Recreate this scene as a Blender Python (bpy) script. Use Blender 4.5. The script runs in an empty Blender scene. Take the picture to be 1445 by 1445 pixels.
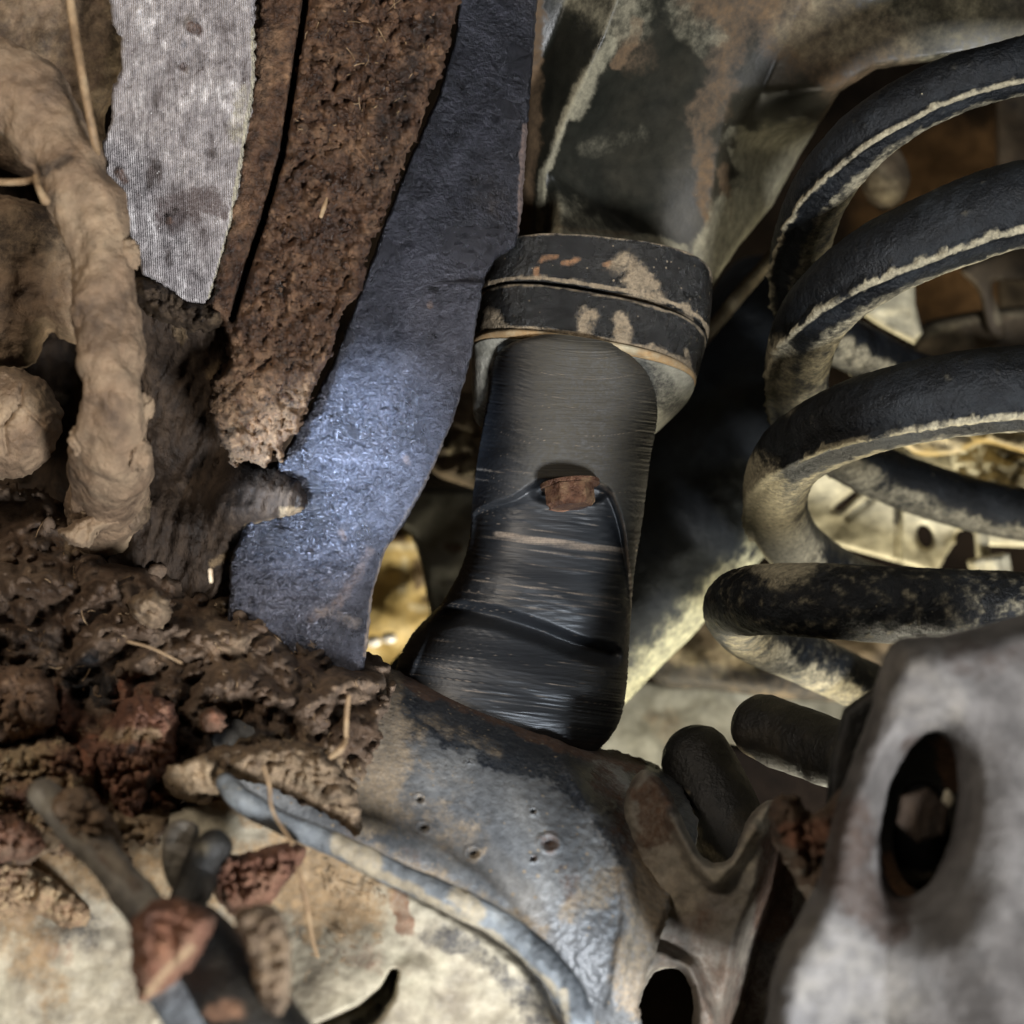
import bpy, math, random
import numpy as np
from mathutils import Vector

# ------------------------------------------------------------------ camera, world, lights
S = 0.8                     # whole place in metres
F = 1985.0                  # focal length in photo pixels (1445 px square photo)
sc = bpy.context.scene
COL = sc.collection

def P1(px, py, Y):
    return Vector(((px-722.5)/F*Y*S, Y*S, -(py-722.5)/F*Y*S))

cam_d = bpy.data.cameras.new('camera')
cam = bpy.data.objects.new('camera', cam_d); COL.objects.link(cam)
cam.location = (0, 0, 0); cam.rotation_euler = (math.radians(90), 0, 0)
cam_d.sensor_width = 36; cam_d.lens = 36*F/1445
cam_d.clip_start = 0.01; cam_d.clip_end = 50
cam_d.dof.use_dof = True; cam_d.dof.focus_distance = 0.68*S; cam_d.dof.aperture_fstop = 8.0
sc.camera = cam

world = bpy.data.worlds.new('World'); sc.world = world; world.use_nodes = True
wn = world.node_tree; bgn = wn.nodes['Background']
bgn.inputs['Color'].default_value = (1.0, 0.90, 0.78, 1); bgn.inputs['Strength'].default_value = 0.02   # dim air under the car, lit by lamps

def area(name, loc, target, size, power, col, kind='AREA', spot=30, blend=0.6):
    d = bpy.data.lights.new(name, kind); d.energy = power; d.color = col
    if kind == 'AREA':
        d.shape = 'DISK'; d.size = size
    else:
        d.spot_size = math.radians(spot); d.spot_blend = blend; d.shadow_soft_size = size
    o = bpy.data.objects.new(name, d); COL.objects.link(o)
    o.location = loc
    v = Vector(target)-Vector(loc)
    o.rotation_euler = v.to_track_quat('-Z', 'Y').to_euler()
    return o
# work light below the car on the right, open daylight on the left, warm bounce from behind
area('work_light_front', (0.30, -0.18, -0.31), P1(720, 1000, .62), 0.13, 12.0, (0.97, 0.98, 1.0))
area('daylight_left', (-0.46, -0.05, 0.42), P1(420, 500, .66), 0.22, 2.8, (1.0, 0.88, 0.74))
area('daylight_wheel_arch', (0.50, 0.20, 0.40), P1(1250, 500, .70), 0.25, 0.5, (0.86, 0.93, 1.0))
area('torch_beam', (-0.20, 0.10, -0.14), P1(482, 655, .66), 0.010, 60.0, (0.60, 0.76, 1.0), 'SPOT', 10.5, 1.0)
area('added_foot_spot', (0.15, -0.06, -0.30), P1(770, 1010, .66), 0.015, 20.0, (0.80, 0.89, 1.0), 'SPOT', 16, 1.0)  # extra spot added for the cool highlight on the rubber foot
area('ground_bounce_back', (0.22, 0.70, -0.60), P1(1000, 800, 1.0), 0.25, 4.0, (1.0, 0.90, 0.70))
area('added_plate_fill', (0.14, 0.74, -0.46), P1(880, 1030, 1.14), 0.15, 4.0, (1.0, 0.93, 0.72))  # extra lamp added to brighten the cream plate
sc.view_settings.view_transform = 'Standard'; sc.view_settings.look = 'None'
sc.view_settings.exposure = 0.0; sc.view_settings.gamma = 1.0

# ------------------------------------------------------------------ helpers: noise, geometry
rng = np.random.RandomState(7)
PERM = rng.permutation(256); PERM = np.concatenate([PERM, PERM, PERM])
GR = rng.normal(size=(256, 3)); GR /= np.linalg.norm(GR, axis=1)[:, None]

def perlin(p):
    i = np.floor(p).astype(np.int64); f = p-i; i &= 255
    u = f*f*f*(f*(f*6-15)+10)
    r = 0
    for dx in (0, 1):
        wx = u[:, 0] if dx else 1-u[:, 0]
        for dy in (0, 1):
            wy = u[:, 1] if dy else 1-u[:, 1]
            for dz in (0, 1):
                wz = u[:, 2] if dz else 1-u[:, 2]
                h = PERM[PERM[PERM[(i[:, 0]+dx) & 255]+((i[:, 1]+dy) & 255)]+((i[:, 2]+dz) & 255)]
                g = GR[h]
                d = (g*(f-np.array([dx, dy, dz]))).sum(1)
                r = r+wx*wy*wz*d
    return r*1.6

def fbm(p, octv=4, kind='n', gain=.5):
    a = 1.0; r = 0; s = 0
    for k in range(octv):
        n = perlin(p*(2.03**k)+k*17.3)
        if kind == 'b': n = np.abs(n)*2-.5          # billow: round lumps
        if kind == 'r': n = 0.5-np.abs(n)*2         # ridges
        r = r+a*n; s += a; a *= gain
    return r/s

def XYZ(px, py, Y):
    return np.stack([(px-722.5)/F*Y*S, Y*S, -(py-722.5)/F*Y*S], 1)

def proj(v):
    return 722.5+v[:, 0]/v[:, 1]*F, 722.5-v[:, 2]/v[:, 1]*F

def sstep(a, b, x):
    t = np.clip((x-a)/(b-a), 0, 1); return t*t*(3-2*t)

def seg_dist(px, py, pts):
    d = np.full(px.shape, 1e9)
    if len(pts) == 1: return np.hypot(px-pts[0][0], py-pts[0][1])
    for (a, b) in zip(pts[:-1], pts[1:]):
        ax, ay, bx, by = a[0], a[1], b[0], b[1]
        L = (bx-ax)**2+(by-ay)**2+1e-9
        t = np.clip(((px-ax)*(bx-ax)+(py-ay)*(by-ay))/L, 0, 1)
        d = np.minimum(d, np.hypot(px-ax-t*(bx-ax), py-ay-t*(by-ay)))
    return d

def paint(strokes):
    """strokes: (points, radius, strength) in photo pixels -> stain mask function"""
    def f(px, py):
        m = np.zeros(px.shape)
        q = np.stack([px*.028, py*.028, px*0+.5], 1); w1 = fbm(q, 4, gain=.65); w2 = fbm(q+40, 4, gain=.65)
        for pts, r, s in strokes:
            k = min(r*1.1, 34)
            m = np.maximum(m, s*(1-sstep(r*.35, r*1.3, seg_dist(px+w1*k, py+w2*k, pts))))
        return m
    return f

def poly_sdf(px, py, poly):
    """negative inside"""
    d = seg_dist(px, py, list(poly)+[poly[0]])
    ins = np.zeros(px.shape, bool)
    n = len(poly)
    for i in range(n):
        x1, y1 = poly[i]; x2, y2 = poly[(i+1) % n]
        if y1 == y2: continue
        c = ((y1 > py) != (y2 > py)) & (px < (x2-x1)*(py-y1)/(y2-y1)+x1)
        ins ^= c
    return np.where(ins, -d, d)

def smooth_poly(poly, k=4):
    out = []; n = len(poly)
    for i in range(n):
        p0, p1, p2, p3 = [np.array(poly[(i+j-1) % n], float) for j in range(4)]
        for t in np.arange(k)/k:
            out.append(tuple(.5*((2*p1)+(-p0+p2)*t+(2*p0-5*p1+4*p2-p3)*t*t+(-p0+3*p1-3*p2+p3)*t**3)))
    return out

def link(name, verts, faces, mat, parent=None, attrs=None, smooth=True):
    me = bpy.data.meshes.new(name)
    verts = np.asarray(verts, float)
    off = np.zeros(3)
    if parent is not None:
        off = np.zeros(3); q = parent
        while q is not None:
            off = off+np.array(q.location); q = q.parent
    else: off = verts.mean(0)
    vv = verts-off
    if isinstance(faces, np.ndarray):
        me.vertices.add(len(vv)); me.vertices.foreach_set('co', vv.astype(np.float32).ravel())
        nf, k = faces.shape
        me.loops.add(nf*k); me.loops.foreach_set('vertex_index', faces.astype(np.int32).ravel())
        me.polygons.add(nf); me.polygons.foreach_set('loop_start', (np.arange(nf)*k).astype(np.int32))
        me.update(calc_edges=True)
    else:
        me.from_pydata([tuple(v) for v in vv], [], faces)
    me.polygons.foreach_set('use_smooth', [smooth]*len(me.polygons))
    px, py = proj(verts)
    if attrs:
        for k, f in attrs.items():
            a = me.attributes.new(k, 'FLOAT', 'POINT')
            val = f(px, py) if callable(f) else f
            a.data.foreach_set('value', np.asarray(val, np.float32))
    me.materials.append(mat)
    me.update()
    o = bpy.data.objects.new(name, me); COL.objects.link(o)
    if parent is not None: o.parent = parent
    else: o.location = off
    return o

def tag(o, label=None, cat=None, group=None, kind=None):
    if label: o['label'] = label
    if cat: o['category'] = cat
    if group: o['group'] = group
    if kind: o['kind'] = kind
    return o

def empty(name, px, py, Y, label, cat, group=None):
    o = bpy.data.objects.new(name, None); COL.objects.link(o)
    o.location = P1(px, py, Y); o.empty_display_size = .02
    return tag(o, label, cat, group)

def relief(name, poly, depth, mat, parent=None, step=4, thick=.02, edge=14, edged=None, jag=0, jagf=.05,
           noise=(), holes=(), disp=None, attrs=None, seed=0, smooth=True):
    """a solid slab: outline in photo pixels at its own depth, rounded edge, real relief, closed back"""
    if smooth: poly = smooth_poly(poly)
    if edged is None: edged = thick*.5
    xs = [p[0] for p in poly]; ys = [p[1] for p in poly]
    gx = np.arange(min(xs)-step*2-jag*2, max(xs)+step*3+jag*2, step); gy = np.arange(min(ys)-step*2-jag*2, max(ys)+step*3+jag*2, step)
    X, Yg = np.meshgrid(gx, gy); nx, ny = len(gx), len(gy)
    px, py = X.ravel().astype(float), Yg.ravel().astype(float)
    def sdf(a, b):
        d = poly_sdf(a, b, poly)
        for h in holes: d = np.maximum(d, -poly_sdf(a, b, h))
        if jag:
            q = np.stack([a*jagf, b*jagf, np.full(a.shape, seed*3.1)], 1)
            d = d+jag*fbm(q, 4, gain=.62)*1.6
        return d
    d = sdf(px, py)
    keep = (d < 0)
    K = keep.reshape(ny, nx)
    cell = K[:-1, :-1] | K[1:, :-1] | K[:-1, 1:] | K[1:, 1:]
    idx = np.arange(nx*ny).reshape(ny, nx)
    q = np.stack([idx[:-1, :-1][cell], idx[:-1, 1:][cell], idx[1:, 1:][cell], idx[1:, :-1][cell]], 1)
    used = np.unique(q)
    outm = used[d[used] > 0]
    e = step*.5
    for it in range(2):
        dx = (sdf(px[outm]+e, py[outm])-sdf(px[outm]-e, py[outm]))/(2*e)
        dy = (sdf(px[outm], py[outm]+e)-sdf(px[outm], py[outm]-e))/(2*e)
        g = np.maximum(dx*dx+dy*dy, .3)
        dd = sdf(px[outm], py[outm])
        px[outm] -= np.clip(dx/g*dd, -step*1.2, step*1.2); py[outm] -= np.clip(dy/g*dd, -step*1.2, step*1.2)
    remap = np.full(nx*ny, -1); remap[used] = np.arange(len(used))
    q = remap[q]; px = px[used]; py = py[used]
    s = np.clip(-sdf(px, py), 0, None)
    Y = depth(px, py) if callable(depth) else np.full(px.shape, float(depth))
    t = 1-np.clip(s/edge, 0, 1)
    prof = 1-np.sqrt(np.clip(1-t*t, 0, 1))
    base = Y.copy()
    Y = Y+edged*prof
    for (amp, fr, octv, kind) in noise:
        qn = np.stack([px*fr, py*fr, np.full(px.shape, seed*7.7+fr*100)], 1)
        Y = Y-amp*fbm(qn, octv, kind)*np.clip(.35+s/edge*.65, 0, 1)
    if disp is not None: Y = Y+disp(px, py)
    front = XYZ(px, py, Y)
    back = XYZ(px, py, np.maximum(base+thick, Y+thick*.3))
    n = len(px)
    # boundary edges
    ed = np.concatenate([q[:, [0, 1]], q[:, [1, 2]], q[:, [2, 3]], q[:, [3, 0]]])
    key = np.sort(ed, 1); _, inv, cnt = np.unique(key, axis=0, return_inverse=True, return_counts=True)
    inv = inv.ravel()
    be = ed[cnt[inv] == 1]
    side = np.stack([be[:, 1], be[:, 0], be[:, 0]+n, be[:, 1]+n], 1)
    faces = np.concatenate([q[:, ::-1][:, [0, 1, 2, 3]], side[:, ::-1], (q+n)])
    faces = faces[:, ::-1]
    return link(name, np.concatenate([front, back]), faces, mat, parent, attrs)

def catmull(pts, n):
    pts = np.array(pts, float); m = len(pts)
    e = np.vstack([2*pts[0]-pts[1], pts, 2*pts[-1]-pts[-2]])
    out = []
    for i in range(m-1):
        p0, p1, p2, p3 = e[i:i+4]
        for t in np.arange(n)/n:
            out.append(.5*((2*p1)+(-p0+p2)*t+(2*p0-5*p1+4*p2-p3)*t*t+(-p0+3*p1-3*p2+p3)*t**3))
    out.append(pts[-1])
    return np.array(out)

def tube(name, pts, mat, parent=None, nseg=10, nr=20, ref=(0, -1, 0), disp=None, attrf=None, caps='round',
         noise=(), seed=0, attrs=None):
    """pts: (px, py, Y, radius_px). disp(u, th) -> metres; attrf(u, th, xyz) -> dict"""
    c = catmull(pts, nseg)
    pos = XYZ(c[:, 0], c[:, 1], c[:, 2]); rad = c[:, 3]/F*c[:, 2]*S
    if caps == 'round':     # add shrinking rings at both ends
        def cap(p, t, r):
            k = np.linspace(0, 1, 6)[1:]
            return [p+t*r*math.sin(a*math.pi/2) for a in k], [r*max(math.cos(a*math.pi/2), .02) for a in k]
        t0 = pos[0]-pos[1]; t0 /= np.linalg.norm(t0); t1 = pos[-1]-pos[-2]; t1 /= np.linalg.norm(t1)
        a, ra = cap(pos[0], t0, rad[0]); b, rb = cap(pos[-1], t1, rad[-1])
        pos = np.vstack([a[::-1], pos, b]); rad = np.concatenate([ra[::-1], rad, rb])
    T = np.gradient(pos, axis=0); T /= np.linalg.norm(T, axis=1)[:, None]+1e-12
    ref = np.array(ref, float)
    n1 = ref-(T@ref)[:, None]*T; n1 /= np.linalg.norm(n1, axis=1)[:, None]+1e-12
    n2 = np.cross(T, n1)
    th = np.arange(nr)/nr*2*math.pi
    L = np.concatenate([[0], np.cumsum(np.linalg.norm(np.diff(pos, axis=0), axis=1))])
    U, TH = np.meshgrid(L, th, indexing='ij')
    dirv = n1[:, None, :]*np.cos(TH)[..., None]+n2[:, None, :]*np.sin(TH)[..., None]
    base = pos[:, None, :]+dirv*rad[:, None, None]
    R = rad[:, None]*np.ones_like(TH)
    if noise:
        for amp, fr, octv, kind in noise:
            R = R+amp*fbm(base.reshape(-1, 3)*fr+seed*5.1, octv, kind).reshape(R.shape)*np.clip(rad/rad.max(), .1, 1)[:, None]
    if disp is not None:
        R = R+disp(U, TH, base)
    v = (pos[:, None, :]+dirv*R[..., None]).reshape(-1, 3)
    m = len(pos)
    i, j = np.meshgrid(np.arange(m-1), np.arange(nr), indexing='ij'); i = i.ravel(); j = j.ravel(); j2 = (j+1) % nr
    q = np.stack([i*nr+j, i*nr+j2, (i+1)*nr+j2, (i+1)*nr+j], 1)[:, ::-1]
    faces = [tuple(x) for x in q.tolist()]+[tuple(range(nr)), tuple(((m-1)*nr+np.arange(nr))[::-1].tolist())]
    at = {}
    if attrf: at = {k: a.reshape(-1) for k, a in attrf(U, TH, base).items()}
    if attrs: at.update(attrs)
    return link(name, v, faces, mat, parent, at)

def loft(name, rings, mat, parent=None, nseg=12, nr=96, expo=2.0, disp=None, attrs=None, cap=True, serr=0):
    """rings: (lx,ly, rx,ry, Yc, depth radius (Y units), bow px); pos = centre + side*cos + front*sin"""
    c = catmull(rings, nseg) if nseg > 1 else np.array(rings, float)
    th = np.arange(nr)/nr*2*math.pi
    cs, sn = np.cos(th), np.sin(th)
    ce = np.sign(cs)*np.abs(cs)**(2/expo); se = np.sign(sn)*np.abs(sn)**(2/expo)
    vs = []
    for (lx, ly, rx, ry, Yc, dr, bow) in c:
        cx, cy = (lx+rx)/2, (ly+ry)/2
        hx, hy = (rx-lx)/2, (ry-ly)/2
        Yv = Yc-dr*se
        # keep side points exactly on the profile, front bows up in the picture
        wx = (cx-722.5)/F*Yc+hx/F*Yc*ce
        wz = -(cy-722.5)/F*Yc-hy/F*Yc*ce+bow/F*Yc*se
        vs.append(np.stack([wx*S, Yv*S, wz*S], 1))
    v = np.concatenate(vs); m = len(c)
    if disp is not None:
        px, py = proj(v)
        TH = np.tile(th, m)
        v[:, 1] += disp(px, py, TH)*S
        if serr:
            w = (py-(px-780)*.13)
            l = fbm(np.stack([w*.22, px*0, px*0+2.2], 1), 3, 'r')
            v[:, 0] += np.cos(TH)*serr*(l-.1)
    i, j = np.meshgrid(np.arange(m-1), np.arange(nr), indexing='ij'); i = i.ravel(); j = j.ravel(); j2 = (j+1) % nr
    q = np.stack([i*nr+j, i*nr+j2, (i+1)*nr+j2, (i+1)*nr+j], 1)
    faces = [tuple(x) for x in q.tolist()]
    if cap: faces += [tuple(range(nr))[::-1], tuple(((m-1)*nr+np.arange(nr)).tolist())]
    return link(name, v, faces, mat, parent, attrs)

def clod(name, px, py, Y, r, mat, parent=None, sq=(1, 1, 1), sub=4, amp=.25, fr=1.3, seed=0, kind='b', attrs=None, octv=4):
    import bmesh
    bm = bmesh.new(); bmesh.ops.create_icosphere(bm, subdivisions=sub, radius=1)
    v = np.array([x.co[:] for x in bm.verts]); f = np.array([[w.index for w in p.verts] for p in bm.faces]); bm.free()
    n = fbm(v*fr+seed*9.3, octv, kind)
    v = v*(1+amp*n)[:, None]*np.array(sq)
    R = r/F*Y*S
    return link(name, v*R+np.array(P1(px, py, Y)), f, mat, parent, attrs)

# ------------------------------------------------------------------ materials
def mat(name, cols, scale=60, detail=8, rough=(.6, .9), metal=0.0, bump=.4, bscale=250, bdist=.002, dust=(.42, .36, .25),
        rust=(.16, .06, .025), dark=(.012, .012, .013), ragged=.55, spec=.5, stretch=None, fine=.25, coat=0, speck=0.0, ridges=None, sscale=160, scol=None):
    m = bpy.data.materials.new(name); m.use_nodes = True
    nt = m.node_tree; N = nt.nodes; Lk = nt.links
    bs = N['Principled BSDF']
    tc = N.new('ShaderNodeTexCoord'); vec = tc.outputs['Object']
    if stretch:
        mp = N.new('ShaderNodeMapping'); mp.inputs['Scale'].default_value = stretch[:3]
        if len(stretch) > 3: mp.inputs['Rotation'].default_value = (0, stretch[3], 0)
        Lk.new(vec, mp.inputs[0]); svec = mp.outputs[0]
    else: svec = vec
    def noise(sc_, det=detail, v=svec, rgh=.6, dist=0):
        n = N.new('ShaderNodeTexNoise'); n.inputs['Scale'].default_value = sc_; n.inputs['Detail'].default_value = det
        n.inputs['Roughness'].default_value = rgh; n.inputs['Distortion'].default_value = dist
        Lk.new(v, n.inputs['Vector']); return n.outputs['Fac']
    def math_(op, a, b=None, clamp=False):
        x = N.new('ShaderNodeMath'); x.operation = op; x.use_clamp = clamp
        for i, s in enumerate((a, b)):
            if s is None: continue
            if isinstance(s, (int, float)): x.inputs[i].default_value = s
            else: Lk.new(s, x.inputs[i])
        return x.outputs[0]
    def mix(f, a, b):
        x = N.new('ShaderNodeMix'); x.data_type = 'RGBA'
        Lk.new(f, x.inputs[0])
        for s, k in ((a, 6), (b, 7)):
            if isinstance(s, tuple): x.inputs[k].default_value = (*s, 1)
            else: Lk.new(s, x.inputs[k])
        return x.outputs[2]
    n1 = noise(scale, dist=.4)
    cr = N.new('ShaderNodeValToRGB'); el = cr.color_ramp.elements
    ps = np.linspace(.32, .68, len(cols))
    el[0].position = ps[0]; el[0].color = (*cols[0], 1); el[1].position = ps[-1]; el[1].color = (*cols[-1], 1)
    for p, c in zip(ps[1:-1], cols[1:-1]):
        e = el.new(p); e.color = (*c, 1)
    Lk.new(n1, cr.inputs[0]); col = cr.outputs[0]
    # fine value variation
    n2 = noise(bscale*1.3, 5)
    v2 = N.new('ShaderNodeMapRange'); v2.inputs[1].default_value = .3; v2.inputs[2].default_value = .7
    v2.inputs[3].default_value = 1-fine; v2.inputs[4].default_value = 1+fine; Lk.new(n2, v2.inputs[0])
    hs = N.new('ShaderNodeHueSaturation'); Lk.new(v2.outputs[0], hs.inputs['Value']); Lk.new(col, hs.inputs['Color']); col = hs.outputs[0]
    rg = noise(bscale*.55, 9, vec, .75); n4 = noise(bscale*2.2, 5, vec, .7)
    rough_f = N.new('ShaderNodeMapRange'); rough_f.inputs[1].default_value = .3; rough_f.inputs[2].default_value = .7
    rough_f.inputs[3].default_value = rough[0]; rough_f.inputs[4].default_value = rough[1]; Lk.new(n1, rough_f.inputs[0])
    rgh = rough_f.outputs[0]; met = None
    metv = metal
    for an, c in (('dark', dark), ('rust', rust), ('dust', dust)):
        at = N.new('ShaderNodeAttribute'); at.attribute_name = an
        a = math_('MULTIPLY', math_('SUBTRACT', rg, .5), ragged*4)
        s = math_('ADD', at.outputs['Fac'], math_('MULTIPLY', a, math_('MULTIPLY', math_('MINIMUM', math_('MULTIPLY', at.outputs['Fac'], 4.0), 1.0), .5)))
        mr = N.new('ShaderNodeMapRange'); mr.interpolation_type = 'SMOOTHSTEP'
        mr.inputs[1].default_value = .05; mr.inputs[2].default_value = .72; Lk.new(s, mr.inputs[0])
        mo = N.new('ShaderNodeMapRange'); mo.inputs[1].default_value = .34; mo.inputs[2].default_value = .6
        mo.inputs[3].default_value = .6; mo.inputs[4].default_value = 1.0; Lk.new(n4, mo.inputs[0])
        fac = math_('MULTIPLY', mr.outputs[0], mo.outputs[0])
        # stain colour itself varies a little
        h = N.new('ShaderNodeHueSaturation'); h.inputs['Color'].default_value = (*c, 1)
        mv = N.new('ShaderNodeMapRange'); mv.inputs[1].default_value = .25; mv.inputs[2].default_value = .75
        mv.inputs[3].default_value = .55; mv.inputs[4].default_value = 1.35; Lk.new(n2 if an != 'dark' else n1, mv.inputs[0]); Lk.new(mv.outputs[0], h.inputs['Value'])
        col = mix(fac, col, h.outputs[0])
        if an != 'dark':
            x = N.new('ShaderNodeMix'); Lk.new(fac, x.inputs[0]); Lk.new(rgh, x.inputs[2]); x.inputs[3].default_value = .92; rgh = x.outputs[0]
            x = N.new('ShaderNodeMix'); Lk.new(fac, x.inputs[0])
            if met is None: x.inputs[2].default_value = metv
            else: Lk.new(met, x.inputs[2])
            x.inputs[3].default_value = 0; met = x.outputs[0]
    if speck:       # small dried splashes
        vo = N.new('ShaderNodeTexVoronoi'); vo.inputs['Scale'].default_value = sscale; Lk.new(vec, vo.inputs['Vector'])
        n3 = noise(30, 3, vec)
        thr = math_('MULTIPLY', n3, .36*speck)
        f = math_('LESS_THAN', math_('ADD', vo.outputs['Distance'], math_('MULTIPLY', n2, .15)), thr)
        col = mix(math_('MULTIPLY', f, .75), col, scol or dust)
    Lk.new(col, bs.inputs['Base Color']); Lk.new(rgh, bs.inputs['Roughness']); Lk.new(met, bs.inputs['Metallic'])
    bs.inputs['Specular IOR Level'].default_value = spec
    bs.inputs['Coat Weight'].default_value = coat; bs.inputs['Coat Roughness'].default_value = .25
    h = math_('ADD', noise(bscale, 8, rgh=.65), math_('MULTIPLY', noise(bscale*.3, 4), .8))
    h = math_('ADD', h, math_('MULTIPLY', noise(bscale*3.1, 4, vec), .35))
    if ridges:
        sc2, ang, amt = ridges
        mp = N.new('ShaderNodeMapping'); mp.inputs['Rotation'].default_value = (0, ang, 0); Lk.new(vec, mp.inputs[0])
        wv = N.new('ShaderNodeTexWave'); wv.bands_direction = 'X'; wv.inputs['Scale'].default_value = sc2
        wv.inputs['Distortion'].default_value = 1.2; wv.inputs['Detail'].default_value = 2; wv.inputs['Detail Scale'].default_value = .6
        Lk.new(mp.outputs[0], wv.inputs[0])
        h = math_('ADD', h, math_('MULTIPLY', wv.outputs['Fac'], amt))
    bp = N.new('ShaderNodeBump'); bp.inputs['Strength'].default_value = bump; bp.inputs['Distance'].default_value = bdist
    Lk.new(h, bp.inputs['Height']); Lk.new(bp.outputs[0], bs.inputs['Normal'])
    return m

M = {}
M['mud_brown'] = mat('brown_mud', [(.026, .016, .010), (.080, .050, .031), (.12, .084, .058), (.20, .135, .085)], 34, bump=.7, bscale=170, rough=(.45, .9),
                     rust=(.22, .09, .05), dust=(.30, .22, .135), fine=.4, spec=.35)
M['mud_tan'] = mat('tan_mud', [(.065, .040, .023), (.19, .125, .075), (.25, .175, .108), (.33, .24, .15)], 42, bump=.9, bscale=120, rough=(.65, .95), fine=.3,
                   dark=(.04, .027, .018), rust=(.16, .09, .05), bdist=.003)
M['mud_rusty'] = mat('rusty_mud', [(.028, .013, .008), (.085, .042, .021), (.20, .115, .062)], 85, bump=1.0, bscale=260, rough=(.22, .8),
                     dust=(.30, .185, .095), fine=.7, bdist=.003, dark=(.014, .009, .007))
M['mud_red'] = mat('reddish_mud', [(.065, .028, .017), (.16, .072, .042), (.27, .15, .09)], 50, bump=.9, bscale=180, rough=(.55, .9), fine=.35, dust=(.40, .30, .17))
M['mud_shaded'] = mat('shaded_mud', [(.014, .009, .006), (.034, .022, .014), (.07, .047, .03)], 40, bump=.8, bscale=200, rough=(.5, .9), stretch=(2.2, 1, .8, .5), fine=.35, spec=.3,  # base colour darkened for mud lying in the shaded recess
                    dust=(.24, .165, .09))
M['strap'] = mat('blued_steel', [(.060, .061, .072), (.092, .094, .115), (.145, .148, .18)], 36, metal=.8, bump=.9, bscale=300, rough=(.22, .40),
                 dust=(.24, .19, .15), rust=(.18, .13, .11), dark=(.026, .027, .031), fine=.25, bdist=.003, speck=.4, scol=(.26, .24, .25), sscale=200)
M['strip'] = mat('grey_flaked_steel', [(.12, .10, .095), (.33, .30, .30), (.42, .385, .38), (.75, .71, .70)], 120, bump=1.0, bscale=360, rough=(.4, .8),
                 rust=(.12, .07, .05), dark=(.13, .10, .095), dust=(.55, .5, .36), ridges=(390, .05, .28), bdist=.002, fine=.45, stretch=(1.3, 1, .7), speck=.8, sscale=330, scol=(.85, .82, .80))
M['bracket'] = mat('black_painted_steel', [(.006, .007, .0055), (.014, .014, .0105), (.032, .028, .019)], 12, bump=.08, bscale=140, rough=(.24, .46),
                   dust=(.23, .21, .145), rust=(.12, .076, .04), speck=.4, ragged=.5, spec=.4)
M['cup'] = mat('black_cup_steel', [(.004, .004, .004), (.009, .009, .0085), (.020, .019, .017)], 60, bump=1.0, bscale=330, rough=(.12, .4), dust=(.30, .235, .155),
               rust=(.26, .14, .07), speck=.9, ragged=1.0, sscale=300)
M['pad'] = mat('dusty_pad', [(.20, .20, .17), (.30, .29, .24), (.42, .41, .35)], 40, bump=.4, bscale=300, rough=(.7, .95), dust=(.6, .58, .5), dark=(.03, .03, .03))
M['rubber'] = mat('black_rubber', [(.009, .010, .0115), (.016, .0175, .020), (.026, .027, .029)], 18, bump=.14, bscale=420, rough=(.36, .5),
                  dust=(.27, .21, .155), stretch=(.03, 1, 4.0, -.12), rust=(.050, .042, .026), fine=.3, bdist=.001, ragged=.25, spec=.65)
M['bolt'] = mat('rusty_bolt', [(.05, .022, .012), (.12, .055, .03), (.24, .15, .08)], 160, bump=1.0, bscale=500, rough=(.35, .7), metal=.3)
M['coil'] = mat('black_spring_paint', [(.002, .0025, .003), (.006, .0072, .009), (.016, .019, .022)], 55, bump=.7, bscale=320, rough=(.3, .55),
                dust=(.36, .32, .22), rust=(.13, .07, .035), speck=.5, ragged=.9, spec=.26)
M['rail'] = mat('dark_rail_paint', [(.010, .012, .015), (.018, .022, .027), (.035, .039, .042)], 22, bump=.3, bscale=160, rough=(.35, .65),
                dust=(.36, .35, .235), rust=(.10, .075, .04), ragged=.9, spec=.4)
M['axle'] = mat('grey_axle_paint', [(.060, .063, .068), (.135, .140, .143), (.25, .247, .235)], 24, bump=.35, bscale=300, rough=(.28, .5),
                dust=(.26, .205, .14), rust=(.10, .055, .035), dark=(.016, .020, .027), speck=1.1, fine=.3, ragged=.9, sscale=250)
M['cast'] = mat('dusty_casting', [(.18, .15, .11), (.36, .32, .235), (.50, .46, .335)], 22, bump=.22, bscale=160, rough=(.55, .85),
                dust=(.30, .205, .11), rust=(.18, .10, .06), dark=(.06, .055, .05), fine=.3, ragged=.9, speck=.3)
M['saddle'] = mat('brown_grey_steel', [(.085, .07, .055), (.17, .15, .12), (.28, .25, .20)], 30, bump=.4, bscale=170, rough=(.5, .8), rust=(.09, .05, .03), dark=(.04, .033, .03), dust=(.36, .32, .24))
M['plate'] = mat('dusty_grey_plate', [(.060, .055, .052), (.105, .098, .093), (.155, .150, .146)], 26, spec=.25, bump=.5, bscale=110, rough=(.6, .85),
                 dust=(.22, .20, .17), rust=(.05, .036, .029), dark=(.03, .029, .029), metal=.1, fine=.35, speck=.5)
M['pipe'] = mat('weathered_pipe', [(.075, .082, .090), (.14, .155, .165), (.23, .24, .235)], 60, bump=.7, bscale=220, rough=(.45, .75), metal=.0,
                dust=(.32, .27, .185), rust=(.16, .09, .05), dark=(.02, .024, .028), speck=.8, fine=.35)
M['hose'] = mat('black_hose', [(.006, .006, .006), (.011, .0105, .009), (.034, .028, .019)], 45, bump=.6, bscale=220, rough=(.35, .6), dust=(.36, .3, .2), rust=(.22, .12, .07))
M['straw'] = mat('dry_straw', [(.14, .085, .04), (.26, .17, .09), (.36, .26, .15)], 90, bump=.3, bscale=300, rough=(.6, .8))
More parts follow.
